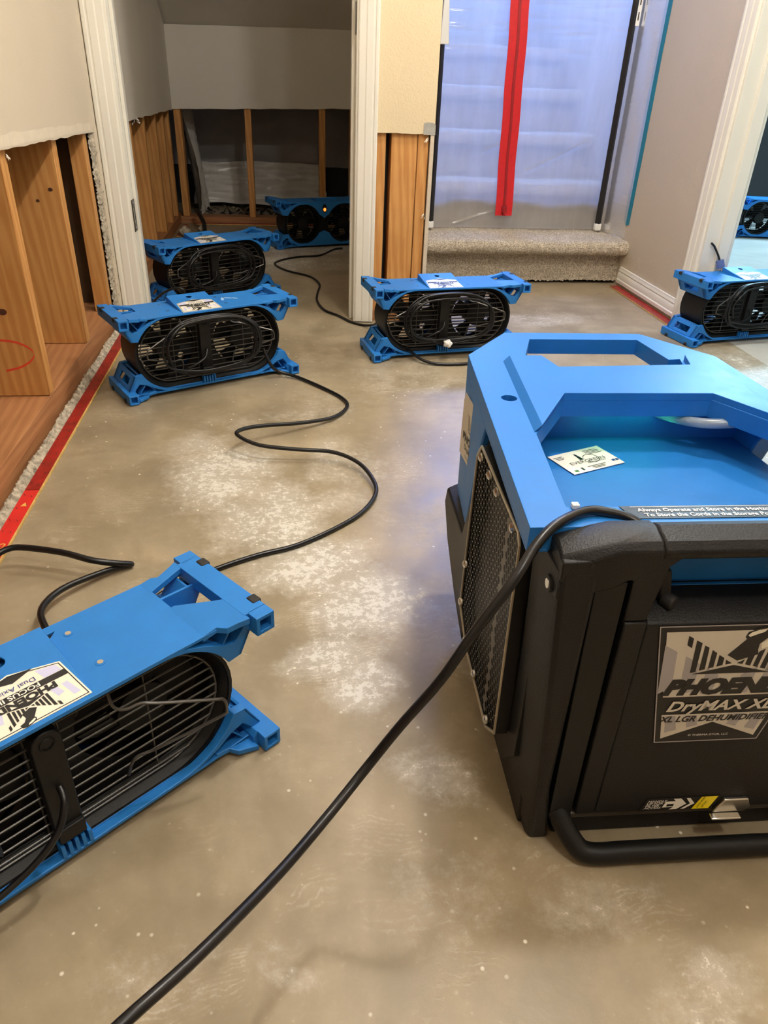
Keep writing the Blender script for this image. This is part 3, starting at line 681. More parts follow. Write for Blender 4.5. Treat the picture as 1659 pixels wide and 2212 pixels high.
def make_air_mover():
    root = empty('air_mover')
    tf = frame(0, root, 'top_frame', False); bf = frame(0, root, 'bottom_frame', True)
    # sloping badge block on top
    ang = math.atan2(.0185, .130); Mw = Matrix.Translation((-.018, -.062, .2335)) @ Matrix.Rotation(ang, 4, 'X')
    hole = [(.0085 * math.cos(a * PI / 8), .107 + .0085 * math.sin(a * PI / 8)) for a in range(16)]
    wd = MB().prism([(-.062, 0), (.062, 0), (.062, .131), (-.062, .131)], 'z', -.003, 0, [hole], Mw)
    wd.prism([(-.062, .2325), (.068, .2505), (.068, .228)], 'x', -.0799, -.0765).prism([(-.062, .2325), (.068, .2505), (.068, .228)], 'x', .0405, .0439)
    wd.box(-.0799, .0439, .065, .0682, .228, .2495)
    wd.build('badge_block', BLUE_FAN, tf, bevel=0.0008, seg=1)
    # badge with printing, its top towards the grille
    Ml = Mw @ Matrix.Rotation(PI, 4, 'Z')
    lab = [(-.060, -.002), (.060, -.002), (.054, -.066), (.0, -.082), (-.054, -.066)]
    def inset(p, d): return [(x * (1 - d / .06), (y + .038) * (1 - d / .042) - .038) for x, y in p]
    MB().prism(lab, 'z', 0.0002, 0.0008, M=Ml).build('badge', LABW, root, smooth=0)
    bd = [o for o in root.children if o.name.startswith('badge')][-1]
    ring = MB(); a_, b_ = inset(lab, .0022), inset(lab, .0034)
    for i in range(5):
        j = (i + 1) % 5; ring.face([(*a_[i], .0010), (*a_[j], .0010), (*b_[j], .0010), (*b_[i], .0010)], Ml)
    ring.build('badge_border', INK, bd, smooth=0)
    decal('badge_tint', [[(-.052, -.012), (-.044, -.012), (-.040, -.034), (-.047, -.034)], [(-.038, -.022), (-.030, -.020), (-.026, -.034), (-.034, -.034)], [(.052, -.012), (.044, -.012), (.040, -.034), (.047, -.034)], [(.038, -.022), (.030, -.020), (.026, -.034), (.034, -.034)], [(-.050, -.053), (-.03, -.053), (-.026, -.069), (-.048, -.064)], [(.050, -.053), (.03, -.053), (.026, -.069), (.048, -.064)]], LABL, bd, Ml, 0.0009)['kind'] = 'stuff'
    decal('badge_band', [[(-.0535, -.0435), (.0535, -.0435), (.0525, -.0525), (-.0525, -.0525)], [(-.026, -.0745), (.0, -.0665), (.026, -.0745), (.0, -.0795)]], INK, bd, Ml, 0.0010)
    text('PHOENIX', .0125, INK, bd, Ml, y=-.0418, off=.0013, bold=.055, align='CENTER', sx=1.35)
    text('FOCUS II', .0088, WINK, bd, Ml, y=-.0512, off=.0013, bold=.02, align='CENTER', sx=1.3)
    text('Dual Axial', .0088, BLUEINK, bd, Ml, y=-.0615, off=.0013, align='CENTER', sx=1.2)
    bird(bd, Ml, 0, -.0325, .058)
    # screws in the panels
    for x, y in ((.070, .055), (.073, -.020), (-.106, .055), (-.109, -.020)):
        s_ = MB(); s_.cyl((x, y, .2325), (x, y, .2340), .0062, 14).build('screw_recess', BLUE_FAN, tf)
        MB().cyl((x, y, .2338), (x, y, .2345), .0038, 10).build('screw', STEEL, tf)
    # barrel
    h = MB(); so = stadium(0, CZ, .122, .1085, 18); si = stadium(0, CZ, .122, .1035, 18)
    h.prism(so, 'y', -.052, .073, [si])
    n_ = len(so); r1 = stadium(0, CZ, .122, .1040, 18); r2 = stadium(0, CZ, .122, .090, 18)
    h.grid([[(x, -.050, z) for x, z in r1], [(x, -.026, z) for x, z in r2]], closeu=True)
    h.grid([[(x, .073, z) for x, z in r1], [(x, .060, z) for x, z in r2]], closeu=True)
    h.prism(stadium(0, CZ, .122, .1040, 18), 'y', .0, .008, [[(.118 + .088 * math.cos(a), CZ + .088 * math.sin(a)) for a in [2 * PI * k / 28 for k in range(28)]], [(-.118 + .088 * math.cos(a), CZ + .088 * math.sin(a)) for a in [2 * PI * k / 28 for k in range(28)]]])
    h.build('housing', BLACK, root)
    for s in (-1, 1):
        f = MB(); f.cyl((s * .118, -.012, CZ), (s * .118, .045, CZ), .036, 20)
        for k in range(5):
            a0 = 2 * PI * k / 5 + (0.3 if s > 0 else 0); rows = []
            for i in range(5):
                rr_ = .034 + .050 * i / 4; wd_ = .62 - .08 * i / 4
                rows.append([(s * .118 + rr_ * math.cos(a0 + wd_ * (u - .5) * 1.5), .004 + .026 * (u - .5) * (1.2 - i * .12), CZ + rr_ * math.sin(a0 + wd_ * (u - .5) * 1.5)) for u in (0, .33, .66, 1)])
            f.grid(rows)
        f.build('fan', DARK, root, smooth=60)
    # wire guard
    g = MB().tube([(x, -.040, z) for x, z in stadium(0, CZ, .122, .0895, 16)], .0017, 6, closed=True)
    g.tube([(.112, -.0385, CZ - .09), (.112, -.0385, CZ + .09)], .0014, 6).tube([(-.112, -.0385, CZ - .09), (-.112, -.0385, CZ + .09)], .0014, 6)
    for xx in (-.037, .003): g.tube([(xx, -.0385, CZ - .09), (xx, -.0385, CZ + .09)], .0014, 6)
    wg = g.build('wire_guard', WIRE, root)
    for i in range(11):
        z = CZ - .081 + .0162 * i; d = z - CZ; hw = .122 + math.sqrt(max(0, .0895 ** 2 - d * d))
        MB().tube([(-hw, -.0412, 0), (hw, -.0412, 0)], .00145, 6).build('guard_wire', WIRE, wg, loc=(0, 0, z))
    # cable arm: black bracket down the middle
    br = MB(); pr = [(-.035, .060), (-.001, .060)] + arc(-.018, .197, .0172, 0, 180, 10)
    br.prism(pr, 'y', -.060, -.043); br.prism([(-.0345, .040), (-.0015, .040), (-.0015, .062), (-.0345, .062)], 'y', -.066, -.046)
    bk = br.build('bracket', BLACK, root, bevel=0.0015)
    MB().tube([(-.018 + .008 * math.cos(a), -.0605, .197 + .008 * math.sin(a)) for a in [2 * PI * k / 14 for k in range(14)]], .0012, 5, closed=True).build('screw_boss', DARK, bk)
    ribs = MB()
    for i in range(5): ribs.box(-.036 + i * .0085, -.0315 + i * .0085, -.066, -.050, .012, .036)
    ribs.build('clip_ribs', BLUE_FAN, root)
    for s in (-1, 1):   # cord hooks
        cx = -.012 + s * .0
        hk = [(s * .075 - .012, -.047, .214), (s * .074 - .012, -.058, .196), (s * .086 - .012, -.062, .186), (s * .106 - .012, -.062, .182), (s * .125 - .012, -.072, .176), (s * .182 - .012, -.098, .160), (s * .196 - .012, -.102, .153), (s * .198 - .012, -.102, .133), (s * .190 - .012, -.100, .126), (s * .125 - .012, -.072, .104), (s * .106 - .012, -.062, .097), (s * .090 - .012, -.060, .099), (s * .082 - .012, -.058, .090), (s * .080 - .012, -.047, .062)]
        MB().tube(spline(hk, 4), .0022, 6).build('cord_hook', WIRE, root)
    # exhaust side: louvred discs, hub rings and the lit switch
    e = MB()
    for s in (-1, 1):
        for i in range(17):
            z = CZ - .085 + .0106 * i; d = z - CZ; hw = math.sqrt(max(1e-5, .0945 ** 2 - d * d))
            e.box(s * .118 - hw, s * .118 + hw, .062, .071, z - .0013, z + .0013)
        e.cyl((s * .118, .058, CZ), (s * .118, .072, CZ), .030, 20)
        e.prism([(s * .118 + .101 * math.cos(a), CZ + .101 * math.sin(a)) for a in [2 * PI * k / 32 for k in range(32)]], 'y', .060, .072, [[(s * .118 + .0925 * math.cos(a), CZ + .0925 * math.sin(a)) for a in [2 * PI * k / 32 for k in range(32)]]])
        for k in range(6):
            a = 2 * PI * k / 6; e.cyl((s * .118 + .02 * math.cos(a), .072, CZ + .02 * math.sin(a)), (s * .118 + .02 * math.cos(a), .075, CZ + .02 * math.sin(a)), .004, 8)
    e.prism([(-.05, .06), (.05, .06), (.02, CZ), (.0, .16), (-.02, CZ)], 'y', .058, .070)
    e.build('exhaust_louvre', BLACK, root)
    sw = MB().prism([(.0115 * math.cos(a), .200 + .021 * math.sin(a)) for a in [2 * PI * k / 20 for k in range(20)]], 'y', .085, .089).build('switch', BLACK, root)
    MB().prism([(.0075 * math.cos(a), .194 + .009 * math.sin(a)) for a in [2 * PI * k / 14 for k in range(14)]], 'y', .089, .0905).build('indicator_lamp', ORANGE, sw)
    return root
proto = make_air_mover()
def coil(parent, seed):
    r = random.Random(seed); pts = []
    T = 5
    pts += [(-.018, -.064, .118), (-.03, -.078, .100), (-.06, -.088, .088)]
    for t in range(T):
        a = .146 + r.uniform(-.012, .010); bb = .078 + r.uniform(-.010, .008); cx = -.012 + r.uniform(-.004, .004); cz = .140 + r.uniform(-.006, .006)
        for k in range(12):
            an = math.radians(235 + 30 * k if seed % 2 else 235 - 30 * k)
            ca, sa = math.cos(an), math.sin(an)
            x = cx + a * math.copysign(abs(ca) ** .75, ca); z = cz + bb * math.copysign(abs(sa) ** .8, sa)
            pts.append((x, -.076 - .0065 * t + r.uniform(-.003, .003) - .012 * (abs(ca) > .7), z))
    return MB().tube(spline(pts, 4), .0036, 7).build('coiled_cord', CORD, parent, smooth=60)
GA = 'blue and black twin-fan air movers on the floor'
def place(x, y, rz, lab, coil_seed=None, first=False):
    o = proto if first else dup(proto, skip=('coiled_cord', 'power_lead', 'scratch', 'plug'))
    o.location = (x, y, 0.002); o.rotation_euler = (0, 0, rz); tag(o, lab, 'air mover', GA)
    return o
amg = place(-.305, .660, .690, 'nearest air mover, large at the left edge, no cord wound on its grille', first=True)
amb = place(-.262, 2.2433, .4921, 'air mover standing against the red tack strip in front of the doorway')
ame = place(.5343, 2.5166, .1632, 'air mover below the cut wall stub with a white tuft on its cord')
amf = place(1.742, 2.6657, .19, 'air mover sitting in the right doorway with a plug on top')
amc = place(-.3144, 3.2222, .6085, 'air mover inside the closet doorway behind the left one')
amd = place(.178, 4.352, math.radians(199), 'air mover in the dark closet showing its lit orange switch')
amh = place(3.16, 4.775, math.radians(170), 'far air mover in the bright side room beyond the right doorway')
for o, sd in ((amb, 1), (ame, 2), (amf, 3), (amc, 4)): coil(o, sd)
# lead of the nearest machine
MB().tube(spline([(-.018, -.062, .128), (-.022, -.078, .118), (-.040, -.088, .092), (-.075, -.090, .068), (-.13, -.088, .050), (-.20, -.084, .042), (-.26, -.09, .05)], 8), .0042, 8).build('power_lead', CORD, amg, smooth=60)
# white scuff on the left machine's panel
m = MB(); z_ = .2339
for (a, b_) in (((.075, .010), (.088, .040)), ((.088, .036), (.112, .020)), ((.112, .024), (.124, .010))):
    a, b_ = Vector((*a, 0)), Vector((*b_, 0)); n_ = (b_ - a).cross(Vector((0, 0, 1))).normalized() * .005
    m.face([(p.x, p.y, z_) for p in (a - n_, b_ - n_, b_ + n_, a + n_)])
m.build('scuff_mark', plain('pale_scuff', srgb(140, 185, 235), 0.6, .1), amb, smooth=0)

def plug(loc, rot, lab, name='power_plug'):
    p = tag(empty(name, loc), lab, 'plug'); p.rotation_euler = rot
    MB().prism([(-.013, -.010), (.013, -.010), (.015, 0), (.010, .012), (-.010, .012), (-.015, 0)], 'z', 0, .030).build('plug_body', CLEARP, p, bevel=.002)
    MB().tube([(0, 0, .03), (0, .004, .05), (-.004, .012, .085), (-.018, .010, .10)], .004, 7).build('cord_stub', CORD, p, smooth=60)
    for x in (-.006, .006): MB().box(x - .0012, x + .0012, -.004, .004, -.016, 0).build('prong', STEEL, p)
    return p
# plug lying against the badge block of the right machine; fluff on the central one
plug((1.653, 2.735, .247), (math.radians(-18), math.radians(-12), .4), 'clear-ended power plug standing on the air mover in the right doorway')
pb = plug((-.385, 2.88, .085), (math.radians(80), .2, math.radians(60)), 'clear-ended power plug lying on the closet doorway air mover foot')
def blob(name, loc, s, seed, mat, label, cat):
    r = random.Random(seed); bm = bmesh.new(); bmesh.ops.create_icosphere(bm, subdivisions=3, radius=s)
    for v in bm.verts:
        n = v.co.normalized(); v.co += n * s * (.20 * math.sin(5 * n.x + seed) * math.cos(4 * n.z + n.y) + r.uniform(-.05, .05)); v.co.z *= .85
    b = MB(); b.b = bm; return tag(b.build(name, mat, smooth=60, loc=loc), label, cat)
blob('insulation_tuft', (.533, 2.405, .060), .015, 3, FLUFF, 'white fluffy insulation tuft caught on the central air mover cord', 'tuft')

# ================================================================== CORDS ON THE FLOOR
def cord(name, pts, r, lab, cat='cord', n=8):
    o = MB().tube(spline(pts, 6), r, n).build(name, CORD, smooth=60); return tag(o, lab, cat)
fl = [(-.085, 2.258, .095), (-.063, 2.246, .045), (-.038, 2.255, .020), (.020, 2.235, .008), (.099, 2.141, .006), (.150, 2.060, .006), (.158, 1.994, .006), (.113, 1.912, .010), (.020, 1.850, .022), (-.085, 1.795, .040), (-.135, 1.748, .050), (-.138, 1.720, .048),
      (-.085, 1.680, .040), (.006, 1.668, .032), (.098, 1.660, .026), (.160, 1.606, .020), (.188, 1.515, .014), (.180, 1.455, .009), (.141, 1.390, .006), (.077, 1.328, .006), (-.002, 1.272, .006), (-.077, 1.243, .006), (-.157, 1.200, .006), (-.24, 1.14, .006), (-.30, 1.05, .006)]
cord('floor_cable', fl, .0052, 'long black cord snaking over the bare floor from the left air mover')
cl = [(.30, 4.20, .010), (.252, 4.19, .005), (.166, 4.035, .005), (.044, 3.985, .005), (-.040, 3.900, .005), (-.064, 3.811, .005), (-.006, 3.686, .005), (.102, 3.569, .005), (.140, 3.422, .005), (.126, 3.28, .005), (.118, 3.148, .005), (.141, 3.008, .005), (.192, 2.929, .005), (.238, 2.84, .005), (.28, 2.80, .005), (.315, 2.75, .020), (.34, 2.665, .055), (.40, 2.45, .03), (.47, 2.36, .008), (.62, 2.36, .006), (.75, 2.43, .006)]
cord('floor_cable', cl, .0050, 'black cord trailing out of the closet past the white door casing')
cr = [(-.75, 1.14, .006), (-.66, 1.18, .02), (-.575, 1.215, .040), (-.545, 1.238, .045), (-.515, 1.240, .045), (-.444, 1.222, .043), (-.388, 1.203, .036), (-.345, 1.209, .022), (-.322, 1.222, .010), (-.330, 1.222, .008), (-.372, 1.190, .014), (-.425, 1.130, .024), (-.443, 1.070, .028), (-.425, 1.02, .028), (-.39, .97, .02), (-.36, .9, .008)]
cord('floor_cable', cr, .0062, 'thick black cord looping out from the left edge beside the nearest machine')
cb = [(-.53, 2.93, .006), (-.52, 2.90, .055), (-.475, 2.885, .100), (-.425, 2.88, .122), (-.398, 2.88, .118), (-.390, 2.88, .105)]
cord('floor_cable', cb, .0045, 'short black cord arched between the casing and the two left air movers')

# ================================================================== DEHUMIDIFIER
dh = tag(empty('dehumidifier', (.483, .56, 0), math.radians(-2)), 'large blue and black dehumidifier with a business card on top', 'dehumidifier')
plan = [(-.247, .045), (-.213, .578), (-.125, .700), (.125, .700), (.213, .578), (.247, .045)]
hnd = [(-.088, .664), (.108, .664), (.122, .560), (.143, .563), (.131, .512), (-.083, .499), (-.096, .556), (-.122, .563)]
pock = [(-.109, .387), (.112, .387), (.182, .272), (.197, .085), (-.197, .085), (-.180, .270)]
circ = [(-.188 + .0115 * math.cos(a), .392 + .0115 * math.sin(a)) for a in [2 * PI * k / 16 for k in range(16)]]
us = MB()
us.prism(plan, 'z', .428, .455, [hnd, pock, circ])
deck = [(-.152, .548), (-.099, .548), (-.086, .496), (.134, .509), (.146, .556), (.178, .548), (.180, .280), (.113, .3865), (-.1095, .3865), (-.172, .276)]
deck_lo = [(x - (.011 if x < -.12 else 0), y) for x, y in deck]
dl = [us.b.verts.new((x, y, .4535)) for x, y in deck_lo]; dt = [us.b.verts.new((x, y, .4650)) for x, y in deck]
us.b.faces.new(dl); us.b.faces.new(dt[::-1])
for i in range(len(deck)): j = (i + 1) % len(deck); us.b.faces.new((dl[i], dt[i], dt[j], dl[j]))
hb = [(-.216, .49), (-.213, .578), (-.125, .700), (.125, .700), (.213, .578), (.216, .49)]
for s in (-1, 1):   # side walls (slightly tapered in plan), chamfered corner columns
    W_ = [(s * .247, .045), (s * .213, .578), (s * .185, .578), (s * .217, .045)]
    us.prism(W_, 'z', .4245, .428)
    # lower side wall outline: notched for the filter panel
    side = [(.045, .385), (.090, .385), (.090, .425), (.352, .425), (.365, .385), (.43, .213), (.556, .213), (.578, .392), (.578, .428)]
us.box(-.20, .20, .430, .445, .30, .428); us.box(-.215, .215, .470, .50, .2, .428)
us.prism([(-.217, .05), (.217, .05), (.19, .44), (-.19, .44)], 'z', .362, .374)
us.prism([(-.204, .06), (.204, .06), (.204, .086), (-.204, .086)], 'z', .30, .430)
ush = us.build('upper_shell', BLUE, dh, bevel=0.0055, seg=3)
# blue side cheeks, with the slanted cut-out for the filter panel
cheek = [(.352, .4285), (.578, .4285), (.556, .213), (.438, .213), (.376, .390)]
for s in (-1, 1):
    def yx(y, s=s): return s * (.247 - .034 * (y - .045) / .533)
    b = MB(); A = [b.b.verts.new((yx(y) * 1.0, y, z)) for y, z in cheek]; B_ = [b.b.verts.new((yx(y) - s * .03, y, z)) for y, z in cheek]
    b.b.faces.new(A); b.b.faces.new(B_[::-1])
    for i in range(len(A)): j = (i + 1) % len(A); b.b.faces.new((A[i], B_[i], B_[j], A[j]))
    b.build('side_cheek', BLUE, dh, bevel=0.003, seg=2)
# lower shell
ls = MB()
prof = [(.03, .0), (.36, .0), (.46, .055), (.555, .105), (.606, .165), (.585, .212), (.435, .212), (.37, .345), (.34, .355), (.08, .355), (.065, .33), (.065, .06), (.03, .05)]
ls.prism(prof, 'x', -.205, .205)
for s in (-1, 1):   # rear haunches that bulge out past the blue cheeks
    rows = []
    for k, (inx, dz) in enumerate(((0, 0), (.012, .0), (.020, .006), (.024, .02))):
        pass
    hp = [(.33, .02), (.44, .055), (.545, .110), (.606, .168), (.588, .210), (.436, .210), (.39, .33), (.35, .33)]
    hi = [(.35, .04), (.44, .070), (.540, .120), (.592, .170), (.580, .204), (.428, .204), (.385, .30), (.36, .30)]
    A = [ls.b.verts.new((s * .205, y, z)) for y, z in hp]; B_ = [ls.b.verts.new((s * .228, y, z)) for y, z in hi]
    for i in range(len(hp)): j = (i + 1) % len(hp); ls.b.faces.new((A[i], A[j], B_[j], B_[i]))
    ls.b.faces.new(B_)
    # front stile: full height side column
    col = [(s * .226, .004), (s * .222, .070), (s * .180, .070), (s * .180, .0), (s * .215, -.002)]
    ring = lambda f, k, z, yo=0: [ls.b.verts.new((s * x, y + yo, z)) for x, y in ((f, .0), (f + .35 * (k - f), .010), (k, .085), (.166, .085), (.184, .0))]
    lo = [ls.b.verts.new((s * x, y, .0)) for x, y in ((.194, .006), (.199, .016), (.203, .085), (.166, .085), (.170, .006))]; mid = ring(.198, .214, .10); hi_ = ring(.2205, .2265, .410); top = ring(.2205, .2265, .428, .002)
    for P_, Q_ in ((lo, mid), (mid, hi_), (hi_, top)):
        for i in range(5): j = (i + 1) % 5; ls.b.faces.new((P_[i], P_[j], Q_[j], Q_[i]))
    ls.b.faces.new(lo[::-1]); ls.b.faces.new(top)
ls.prism([(.012, .0), (.06, .0), (.06, .046), (.012, .040)], 'x', -.165, .165)
ls.build('lower_shell', BLACKM, dh, bevel=0.004, seg=2)
# handle bar across the front top, end blocks
hbm = MB()
hp = [(.002, .441), (.000, .451), (.008, .460), (.030, .4655), (.044, .461), (.047, .445), (.040, .440)]
hbm.prism(hp, 'x', -.1205, .1205)
for s in (-1, 1):
    A = [(.002, .405), (.0, .451), (.008, .460), (.030, .4655), (.048, .461), (.056, .405)]
    B_ = [(.004, .390), (.003, .428), (.010, .441), (.030, .4480), (.050, .446), (.056, .390)]
    a = [hbm.b.verts.new((s * .120, y, z)) for y, z in [(.002, .436), (.0, .451), (.008, .460), (.030, .4655), (.048, .461), (.056, .436)]]
    m_ = [hbm.b.verts.new((s * .165, y, z)) for y, z in A]; e_ = [hbm.b.verts.new((s * .222, y, z)) for y, z in B_]
    for P_, Q_ in ((a, m_), (m_, e_)):
        for i in range(6): j = (i + 1) % 6; hbm.b.faces.new((P_[i], P_[j], Q_[j], Q_[i]))
    hbm.b.faces.new(a[::-1]); hbm.b.faces.new(e_)
hbm.build('front_handle', BLACKM, dh, bevel=0.003, seg=2)
# filter door with sloping shelf above it
fd = MB().prism([(.0, .052), (.0, .359), (.004, .362), (.056, .3745), (.058, .3745), (.058, .052)], 'x', -.119, .119)
fd.prism([(.0, .052), (.0, .362), (.058, .362), (.058, .052)], 'x', -.144, -.119).prism([(.0, .052), (.0, .362), (.058, .362), (.058, .052)], 'x', .119, .144)
for s in (-1, 1):
    hbk = MB().prism([(s * .222, .416), (s * .222, .440), (s * .096, .445), (s * .110, .432), (s * .120, .363), (s * .1445, .363), (s * .1445, .416)], 'y', .002, .058)
    hbk.build('handle_upright', BLACKM, dh, bevel=0.002)
door = fd.build('filter_door', BLACKM, dh, bevel=0.003, seg=2)
for s in (-1, 1):
    tag(MB().prism([(s * .176, .046), (s * .148, .046), (s * .150, .413), (s * .183, .413)], 'y', .003, .05).build('slot_insert', BLACK, dh, bevel=0.001), None)
MB().prism([(-.098, .372), (-.084, .372), (-.092, .410), (-.104, .412)], 'y', .026, .040).cyl((-.092, .030, .372), (-.084, .018, .372), .009, 10).build('latch_hook', RUBBER, door, bevel=0.002)
# bail tube along the bottom
MB().tube(spline([(-.165, .012, .052), (-.155, -.006, .034), (-.140, -.024, .018), (-.120, -.030, .0145), (-.08, -.030, .0145), (.0, -.030, .0145), (.08, -.030, .0145), (.120, -.030, .0145), (.140, -.024, .018), (.155, -.006, .034), (.165, .012, .052)], 6), .0135, 14).build('bail_tube', BLACK, dh, smooth=60)
MB().box(-.15, .15, .004, .014, .040, .050).build('door_ledge', GREYM, dh, bevel=.002)
clip = MB().prism([(.035, .050), (.078, .050), (.084, .060), (.078, .074), (.046, .074)], 'y', -.006, .0).box(.030, .070, -.016, -.006, .048, .051)
clip.build('door_clip', STEEL, dh, bevel=.0015)
# front label
Mf = ortho((-.007, -.0006, .27), (1, 0, 0), (0, 0, 1))
fl_ = MB().prism([(-.098, .088), (.098, .088), (.064, -.090), (-.064, -.090)], 'z', .0, .0005, M=Mf).build('front_label', INK, dh, smooth=0)
o_, i_ = [(-.098, .088), (.098, .088), (.064, -.090), (-.064, -.090)], [(-.0965, .0865), (.0965, .0865), (.0628, -.0885), (-.0628, -.0885)]
b = MB()
for i in range(4): j = (i + 1) % 4; b.face([(*o_[i], .0008), (*o_[j], .0008), (*i_[j], .0008), (*i_[i], .0008)], Mf)
b.build('label_border', SILVD, fl_, smooth=0)
def lx(z): return .0885 - (.080 - z) * .19
decal('label_panel', [[(-lx(.080), .080), (lx(.080), .080), (lx(-.016), -.016), (-lx(-.016), -.016)], [(-lx(-.044), -.044), (lx(-.044), -.044), (lx(-.083), -.083), (0, -.058), (-lx(-.083), -.083)]], SILV, fl_, Mf, .0009)
gh = [[(-.086, .062), (-.070, .052), (-.064, .0), (-.078, -.01)], [(-.058, .045), (-.040, .034), (-.038, -.008), (-.053, -.012)], [(-.030, .028), (-.013, .016), (-.015, -.012), (-.028, -.012)]]
gh += [[(-x, y) for x, y in p] for p in gh] + [[(-.060, -.046), (-.048, -.046), (-.042, -.069), (-.055, -.073)], [(-.036, -.046), (-.022, -.046), (-.018, -.062), (-.030, -.066)], [(.060, -.046), (.048, -.046), (.042, -.069), (.055, -.073)], [(.036, -.046), (.022, -.046), (.018, -.062), (.030, -.066)]]
decal('label_ghost_print', gh, SILVD, fl_, Mf, .0011)['kind'] = 'stuff'
text('PHOENIX', .0300, INK, fl_, Mf, x=0, y=-.011, off=.0014, shear=.28, bold=.075, align='CENTER', sx=1.12)
text('DryMAX XL', .0215, SILV, fl_, Mf, x=0.001, y=-.038, off=.0014, shear=.28, bold=.03, align='CENTER', sx=1.13)
text('XL LGR DEHUMIDIFIER', .0128, INK, fl_, Mf, x=0, y=-.0555, off=.0014, shear=.28, bold=.03, align='CENTER', sx=1.02)
text('\u00a9 THERMA-STOR, LLC', .0042, WINK, fl_, Mf, x=0, y=-.080, off=.0014, align='CENTER', sx=1.2)
bird(fl_, Mf, .0, .0185, .125)
# filter-access sticker by the clip
Ms = ortho((-.058, -.0006, .0535), (1, 0, 0), (0, 0, 1))
st_ = MB().prism([(-.004, .0), (.092, .0), (.099, .0235), (.004, .0235)], 'z', 0, .0004, M=Ms).build('access_sticker', INK, dh, smooth=0)
for i, s_ in enumerate(('HANDLE', 'UP FOR', 'FILTER', 'ACCESS')): text(s_, .0055, WINK, st_, Ms, x=.002 + (3 - i) * .001, y=.0165 - i * .0042, off=.0008, shear=.2, bold=.012, sx=1.15)
decal('sticker_arrow', [[(.026, .006), (.041, .006), (.036, .0015), (.046, .0015), (.057, .0115), (.048, .022), (.038, .022), (.042, .017), (.029, .017)], [(.051, .0015), (.056, .0015), (.068, .0115), (.060, .022), (.055, .022), (.062, .0115)]], WINK, st_, Ms, .0008)
decal('lock_print', [[(.031, .008), (.040, .008), (.0405, .0125), (.0315, .0125)]], INK, st_, Ms, .0011)
decal('yellow_tag', [[(.066, .0005), (.089, .0005), (.0965, .0235), (.075, .0235)]], YEL, st_, Ms, .0009)
text('LOCK WHEN', .0042, INK, st_, Ms, x=.0738, y=.003, off=.0013, rot=math.radians(72), sx=.85)
text('LIFTING', .0042, INK, st_, Ms, x=.0805, y=.003, off=.0013, rot=math.radians(72), sx=.85)
text('XXL', .0048, WINK, dh, ortho((-.180, .0056, .4155), (1, 0, 0), (0, 0, 1)), off=.001) if False else None
# storage pocket label on the top rim
Mp = ortho((0, 0, .4555), (1, 0, 0), (0, 1, 0))
pl_ = MB().prism([(-.131, .058), (.145, .058), (.125, .0835), (-.139, .0835)], 'z', 0, .0005, M=Mp).build('pocket_label', INK, dh, smooth=0)
text('Always Operate and Store in the Horizontal Position', .0092, WINK, pl_, Mp, x=-.122, y=.0715, off=.0010, bold=.02, sx=.98)
text('To Store the Cords in the Storage Pocket. Wrap the', .0092, WINK, pl_, Mp, x=-.1175, y=.0615, off=.0010, bold=.02, sx=.98)
decal('label_rule', [[(-.128, .0808), (.112, .0808), (.112, .0814), (-.128, .0814)]], WINK, pl_, Mp, .0010)
MB().box(-.192, -.184, .079, .087, .455, .4605).build('white_clip', WHITEP, dh, bevel=.001)
# side filter screen: rim, hexagon mesh, screws, black frame behind
XS = -.234
rim = [(.327, .412), (.347, .388), (.352, .117), (.285, .082), (.126, .076), (.085, .108), (.100, .396), (.112, .407)]
cy_, cz_ = .22, .245
def shr(p, d):
    out = []
    for y, z in p:
        v_ = Vector((cy_ - y, cz_ - z)); L_ = v_.length; v_ = v_ / L_ * d; out.append((y + v_.x, z + v_.y))
    return out
fs = MB().prism(rim, 'x', XS - .0035, XS - .0005, [shr(rim, .0042)]).build('screen_rim', RIMM, dh, bevel=.0007, seg=1)
MB().prism(shr(rim, .0008), 'x', XS - .0005, XS + .015, [shr(rim, .0035)]).build('screen_box', BLACK, dh, smooth=0)
fr = [(.37, .425), (.40, .36), (.42, .13), (.32, .05), (.10, .045), (.055, .10), (.060, .405), (.10, .418)]
MB().prism(fr, 'x', -.216, -.204).build('filter_frame', BLACK, dh, bevel=.001)
MB().prism(shr(rim, .004), 'x', -.2165, -.2185).build('filter_pad', DARK, dh, smooth=0)
def inside(p, poly):
    c = False; n = len(poly)
    for i in range(n):
        a, b_ = poly[i], poly[i - 1]
        if (a[1] > p[1]) != (b_[1] > p[1]) and p[0] < (b_[0] - a[0]) * (p[1] - a[1]) / (b_[1] - a[1]) + a[0]: c = not c
    return c
hx = MB(); rad = .0066; inn = shr(rim, .0085)
dy_, dz_ = rad * math.sqrt(3), rad * 1.5
for i in range(60):
    for j in range(40):
        y = .06 + j * dy_ + (dy_ / 2 if i % 2 else 0); z = .07 + i * dz_
        if not inside((y, z), inn): continue
        solid = abs(y - .158 - (z - .245) * .03) < .006
        O_ = [(XS, y + rad * math.sin(a), z + rad * math.cos(a)) for a in [k * PI / 3 for k in range(6)]]
        if solid: hx.face(O_); continue
        I_ = [(XS, y + rad * .875 * math.sin(a), z + rad * .875 * math.cos(a)) for a in [k * PI / 3 for k in range(6)]]
        for k in range(6): hx.face([O_[k], O_[(k + 1) % 6], I_[(k + 1) % 6], I_[k]])
